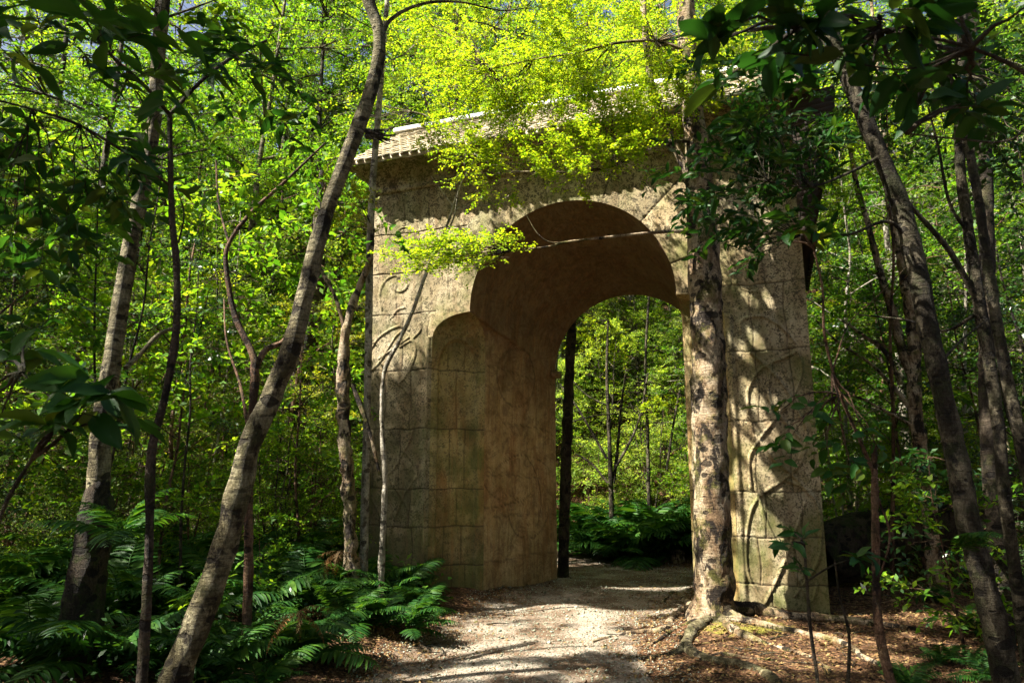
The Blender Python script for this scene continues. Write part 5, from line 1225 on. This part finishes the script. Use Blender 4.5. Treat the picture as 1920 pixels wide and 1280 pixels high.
for px, py, s in ((60, 1250, .7), (180, 1260, .7), (300, 1270, .6), (400, 1290, .5), (-20, 1180, .8), (100, 1160, .8), (230, 1180, .75), (330, 1190, .7), (20, 1100, .9), (140, 1090, .9), (480, 1310, .42)):
    q = gp(px, py); fern(q[0], q[1], s * 1.4, 11, 'shaded ' + fern_label(px, py, s), 'ferns of the bank left of the path')
for px, py, s in ((1850, 1275, .35), (1770, 1240, .3), (1900, 1200, .5), (1830, 1190, .4), (1700, 1290, .3), (1880, 1120, .7), (1950, 1080, .8), (1760, 1130, .35)):
    q = gp(px, py); fern(q[0], q[1], s, 9, f'{"tiny" if s < .38 else "low"} shaded fern {"right" if px > 1860 else "left"} of the leaning grey trunk, {"in front of it" if py > 1210 else "beside the log" if py < 1140 else "on the leaf litter"}', 'low ferns at the bottom right')
q = at(765, 1100, 7.6); fern(q[0], q[1], .55, 8, 'bright sunlit fern leaning against the foot of the left pier', z=gz1(q[0], q[1]) + .1, only=[.0, .6, -.5, 1.2, -1.2])
q = at(640, 1150, 5.8); fern(q[0], q[1], .5, 5, 'fern with one pale shining frond hanging down to the path edge', z=q[2], only=[-1.5, -1.2, -1.9])
q = at(232, 990, 5.2); fern(q[0], q[1], .62, 8, 'fern with backlit yellow fronds between the straight pale trunk and the dark sapling', z=q[2] - .1)
q = at(1800, 1040, 4.7); fern(q[0], q[1], .42, 3, 'fern with long fronds hanging beside the thick leaning grey trunk', z=q[2], only=[-1.5, -1.3, -1.7])
# dead curled fronds
for px, py, Y, s, lab in ((560, 1150, 5.4, .38, 'dead brown curled fern hanging over the dark hollow in the bank'), (640, 1035, 8.0, .5, 'dead brown fern skirt at the foot of the peeling trunk')):
    q = at(px, py, Y); e = empty('dead_fern', q); tag(e, lab, 'dead fern')
    for i in range(9):
        o = bpy.data.objects.new('dead_frond', FD_[i % 2]); C.objects.link(o); o.parent = e
        o.rotation_euler = (rng.normal(0, .3), rng.normal(.2, .3), rng.uniform(0, 6.28)); s_ = s * rng.uniform(.6, 1.1); o.scale = (s_, s_, s_)
# sedge tuft
sg = MB(); q = gp(585, 1015)
for i in range(260):
    a = rng.uniform(0, 6.28); L = rng.uniform(.6, 1.15); tt = np.linspace(0, 1, 7)
    el = math.radians(rng.uniform(55, 88)); bend = rng.uniform(.4, 1.0)
    hx = L * (math.cos(el) * tt + bend * .5 * tt ** 2.2); hz = L * (math.sin(el) * tt - bend * .45 * tt ** 2.6)
    b0 = q + np.array([rng.normal(0, .12), rng.normal(0, .12), 0])
    c = b0 + np.stack([np.cos(a) * hx, np.sin(a) * hx, hz], 1); wv = np.array([-math.sin(a), math.cos(a), 0]) * .005
    wd_ = (1 - tt ** 2)[:, None] * wv + 1e-4
    V = np.stack([c - wd_, c + wd_], 1).reshape(-1, 3)
    sg.add(V, [(2 * j, 2 * j + 1, 2 * j + 3, 2 * j + 2) for j in range(6)])
tag(sg.build('sedge_tuft', M_GRASS, None, smooth=False), 'tuft of long arching sunlit sedge blades left of the peeling trunk', 'sedge')
# ---------------------------------------------------------------- mossy log, stump
lg = MB()
a, b = at(1545, 1045, 10.6), at(2000, 900, 11.0)
P = np.array([a + (b - a) * t for t in np.linspace(-.02, 1, 30)]); P[:, 2] += .04 * np.sin(np.linspace(0, 9, 30))
tube(lg, P, .40 + .03 * np.sin(np.linspace(0, 14, 30)), 26, .10, seed=70)
tag(lg.build('fallen_log', M_LOG), 'huge mossy fallen log lying in shade right of the arch', 'log')
lg2 = MB(); a, b = at(1560, 985, 11.2), at(1800, 925, 11.4)
tube(lg2, np.array([a + (b - a) * t for t in np.linspace(0, 1, 16)]), np.linspace(.09, .13, 16), 12, .15, seed=71)
tag(lg2.build('fallen_branch', M_LOG), 'thinner mossy dead bough lying on top of the huge fallen log', 'log')
st = MB(); q = gp(1272, 1058)
tube(st, [q + [0, 0, -.1], q + [0, 0, .02], q + [0, 0, .16], q + [0, 0, .25]], [.17, .14, .125, .12], 16, .12, seed=72)
se = empty('tree_stump', q); tag(se, 'small sawn tree stump at the far edge of the path behind the arch', 'stump'); child(se, st, 'stump_body', B_TAN, world=True)
# ---------------------------------------------------------------- ground cover
def on_ground(n, xa, xb, ya, yb): 
    x = rng.uniform(xa, xb, n); y = rng.uniform(ya, yb, n); return x, y
x, y = on_ground(60000, -4, 7, 3.6, 14); pdv = path_d(x, y)
pr = .10 + .90 * ss(.45, 1.5, pdv + .25 * vnoise(np.stack([x, y, 0 * x], -1), 2.2) + .2 * (x > 1.2) * (y < 9))
m = (rng.uniform(0, 1, len(x)) < pr); a_, b_ = (np.stack([x, y, 0 * x], -1) - ORG) @ UX, (np.stack([x, y, 0 * x], -1) - ORG) @ UD
m &= ~((a_ > XL) & (a_ < XR) & (b_ > 0) & (b_ < T_) & ((a_ < .1) | (a_ > 2.9)))
m &= ~((x < -1.6) & (rng.uniform(0, 1, len(x)) < .6))
x, y = x[m], y[m]; z = gz(x, y) + rng.uniform(.004, .022, len(x))
lt = MB(); nl = len(x)
leaf_quads(lt, np.stack([x, y, z], -1), nrm(rng.normal(0, 1, (nl, 3)) * [1, 1, .25]), nrm(rng.normal(0, .35, (nl, 3)) + [0, 0, 1]), rng.uniform(.015, .05, nl) * (1 + (rng.uniform(0, 1, nl) > .96)), rng.uniform(.009, .026, nl) * (1 + .7 * (rng.uniform(0, 1, nl) > .96)))
x2, y2 = on_ground(1500, -2.4, 5.5, 4.6, 9.5); k2 = path_d(x2, y2) > rng.uniform(.3, 1.6, 1500); x2, y2 = x2[k2], y2[k2]; n2 = len(x2)
leaf_full(lt, np.stack([x2, y2, gz(x2, y2) + .015], -1), nrm(rng.normal(0, 1, (n2, 3)) * [1, 1, .15]), nrm(rng.normal(0, .4, (n2, 3)) + [0, 0, 1]), rng.uniform(.04, .085, n2), rng.uniform(.018, .04, n2), droop=.35, ns=5, nc=3, wave=.09)
tg = MB(); x2, y2 = on_ground(260, -2.4, 5.8, 4.6, 10); k2 = path_d(x2, y2) > rng.uniform(.4, 1.5, 260); x2, y2 = x2[k2], y2[k2]
for a, b in zip(x2, y2):
    th = rng.uniform(0, 6.28); L = rng.uniform(.08, .4); c0 = gz1(a, b)
    tube(tg, crv([(a, b, c0 + .01), (a + L * .5 * math.cos(th), b + L * .5 * math.sin(th), c0 + rng.uniform(.015, .04)), (a + L * math.cos(th + .25), b + L * math.sin(th + .25), c0 + .015)], 3), np.linspace(.006, .002, 7) * rng.uniform(.6, 1.5), 5, .15, cap=False)
tag(tg.build('twig_litter', B_GREY, None), kind='stuff')
tag(lt.build('leaf_litter', M_LITTER, None, smooth=False), kind='stuff')
x, y = on_ground(42000, -2.2, 4, 3.8, 14.5); pdv = path_d(x, y)
m = (pdv < 1.45 + .2 * vnoise(np.stack([x, y, 0 * x], -1), 2)) & (rng.uniform(0, 1, len(x)) < np.clip(1.25 - y / 16, .2, 1)); x, y = x[m], y[m]
n = len(x); z = gz(x, y); r = rng.uniform(.004, .011, n) * (1 + (rng.uniform(0, 1, n) > .97) * 1.2)
oc = np.array([(1, 0, 0), (0, 1, 0), (-1, 0, 0), (0, -1, 0), (0, 0, .7), (0, 0, -.7)])
V = np.stack([x, y, z + r * .35], -1)[:, None] + (oc[None] + rng.normal(0, .22, (n, 6, 3))) * r[:, None, None]
F = np.array([(0, 1, 4), (1, 2, 4), (2, 3, 4), (3, 0, 4), (1, 0, 5), (2, 1, 5), (3, 2, 5), (0, 3, 5)])
gm = MB(); gm.add(V.reshape(-1, 3), (F[None] + (np.arange(n) * 6)[:, None, None]).reshape(-1, 3))
tag(gm.build('gravel', M_STONES, None, smooth=False), kind='stuff')
# low green undergrowth on the forest floor off the path
ug = MB(); n = 26000
x = rng.uniform(-16, 16, n); y = rng.uniform(5.5, 24, n); pdv = path_d(x, y)
m = (pdv > 1.6) & ~((x > 0) & (y < 11.5) ) & ~((x > -2.2) & (y < 9)); x, y = x[m], y[m]
a_, b_ = (np.stack([x, y, 0 * x], -1) - ORG) @ UX, (np.stack([x, y, 0 * x], -1) - ORG) @ UD
m = ~((a_ > XL - .1) & (a_ < XR + .1) & (b_ > -.1) & (b_ < T_ + .1)); x, y = x[m], y[m]; n = len(x)
z = gz(x, y) + rng.uniform(.02, 1, n) ** 2 * .55
leaf_quads(ug, np.stack([x, y, z], -1), nrm(rng.normal(0, 1, (n, 3)) * [1, 1, .5]), nrm(rng.normal(0, .5, (n, 3)) + [0, 0, 1]), rng.uniform(.06, .14, n), rng.uniform(.03, .07, n))
tag(ug.build('undergrowth', M_MID, None, smooth=False), kind='stuff'); ug = MB(); n2 = 12000; x = rng.uniform(-9, -1.5, n2); y = rng.uniform(3.6, 11, n2); m = (x < -1.9 - .0 * y) & (path_d(x, y) > 1.75) & (rng.uniform(0, 1, n2) < .85); x, y = x[m], y[m]
m = ~((x > -2.6) & (y > 8.6)); x, y = x[m], y[m]; n2 = len(x); z = gz(x, y) + rng.uniform(.02, 1, n2) ** 1.6 * .5
leaf_quads(ug, np.stack([x, y, z], -1), nrm(rng.normal(0, 1, (n2, 3)) * [1, 1, .5]), nrm(rng.normal(0, .5, (n2, 3)) + [0, 0, 1]), rng.uniform(.03, .075, n2), rng.uniform(.012, .03, n2))
tag(ug.build('undergrowth', M_DARK, None, smooth=False), kind='stuff')  # shade of the near left bank put into darker leaf colour
for k_, (nm, wd, lf, a, b) in list(PR.items()): pass
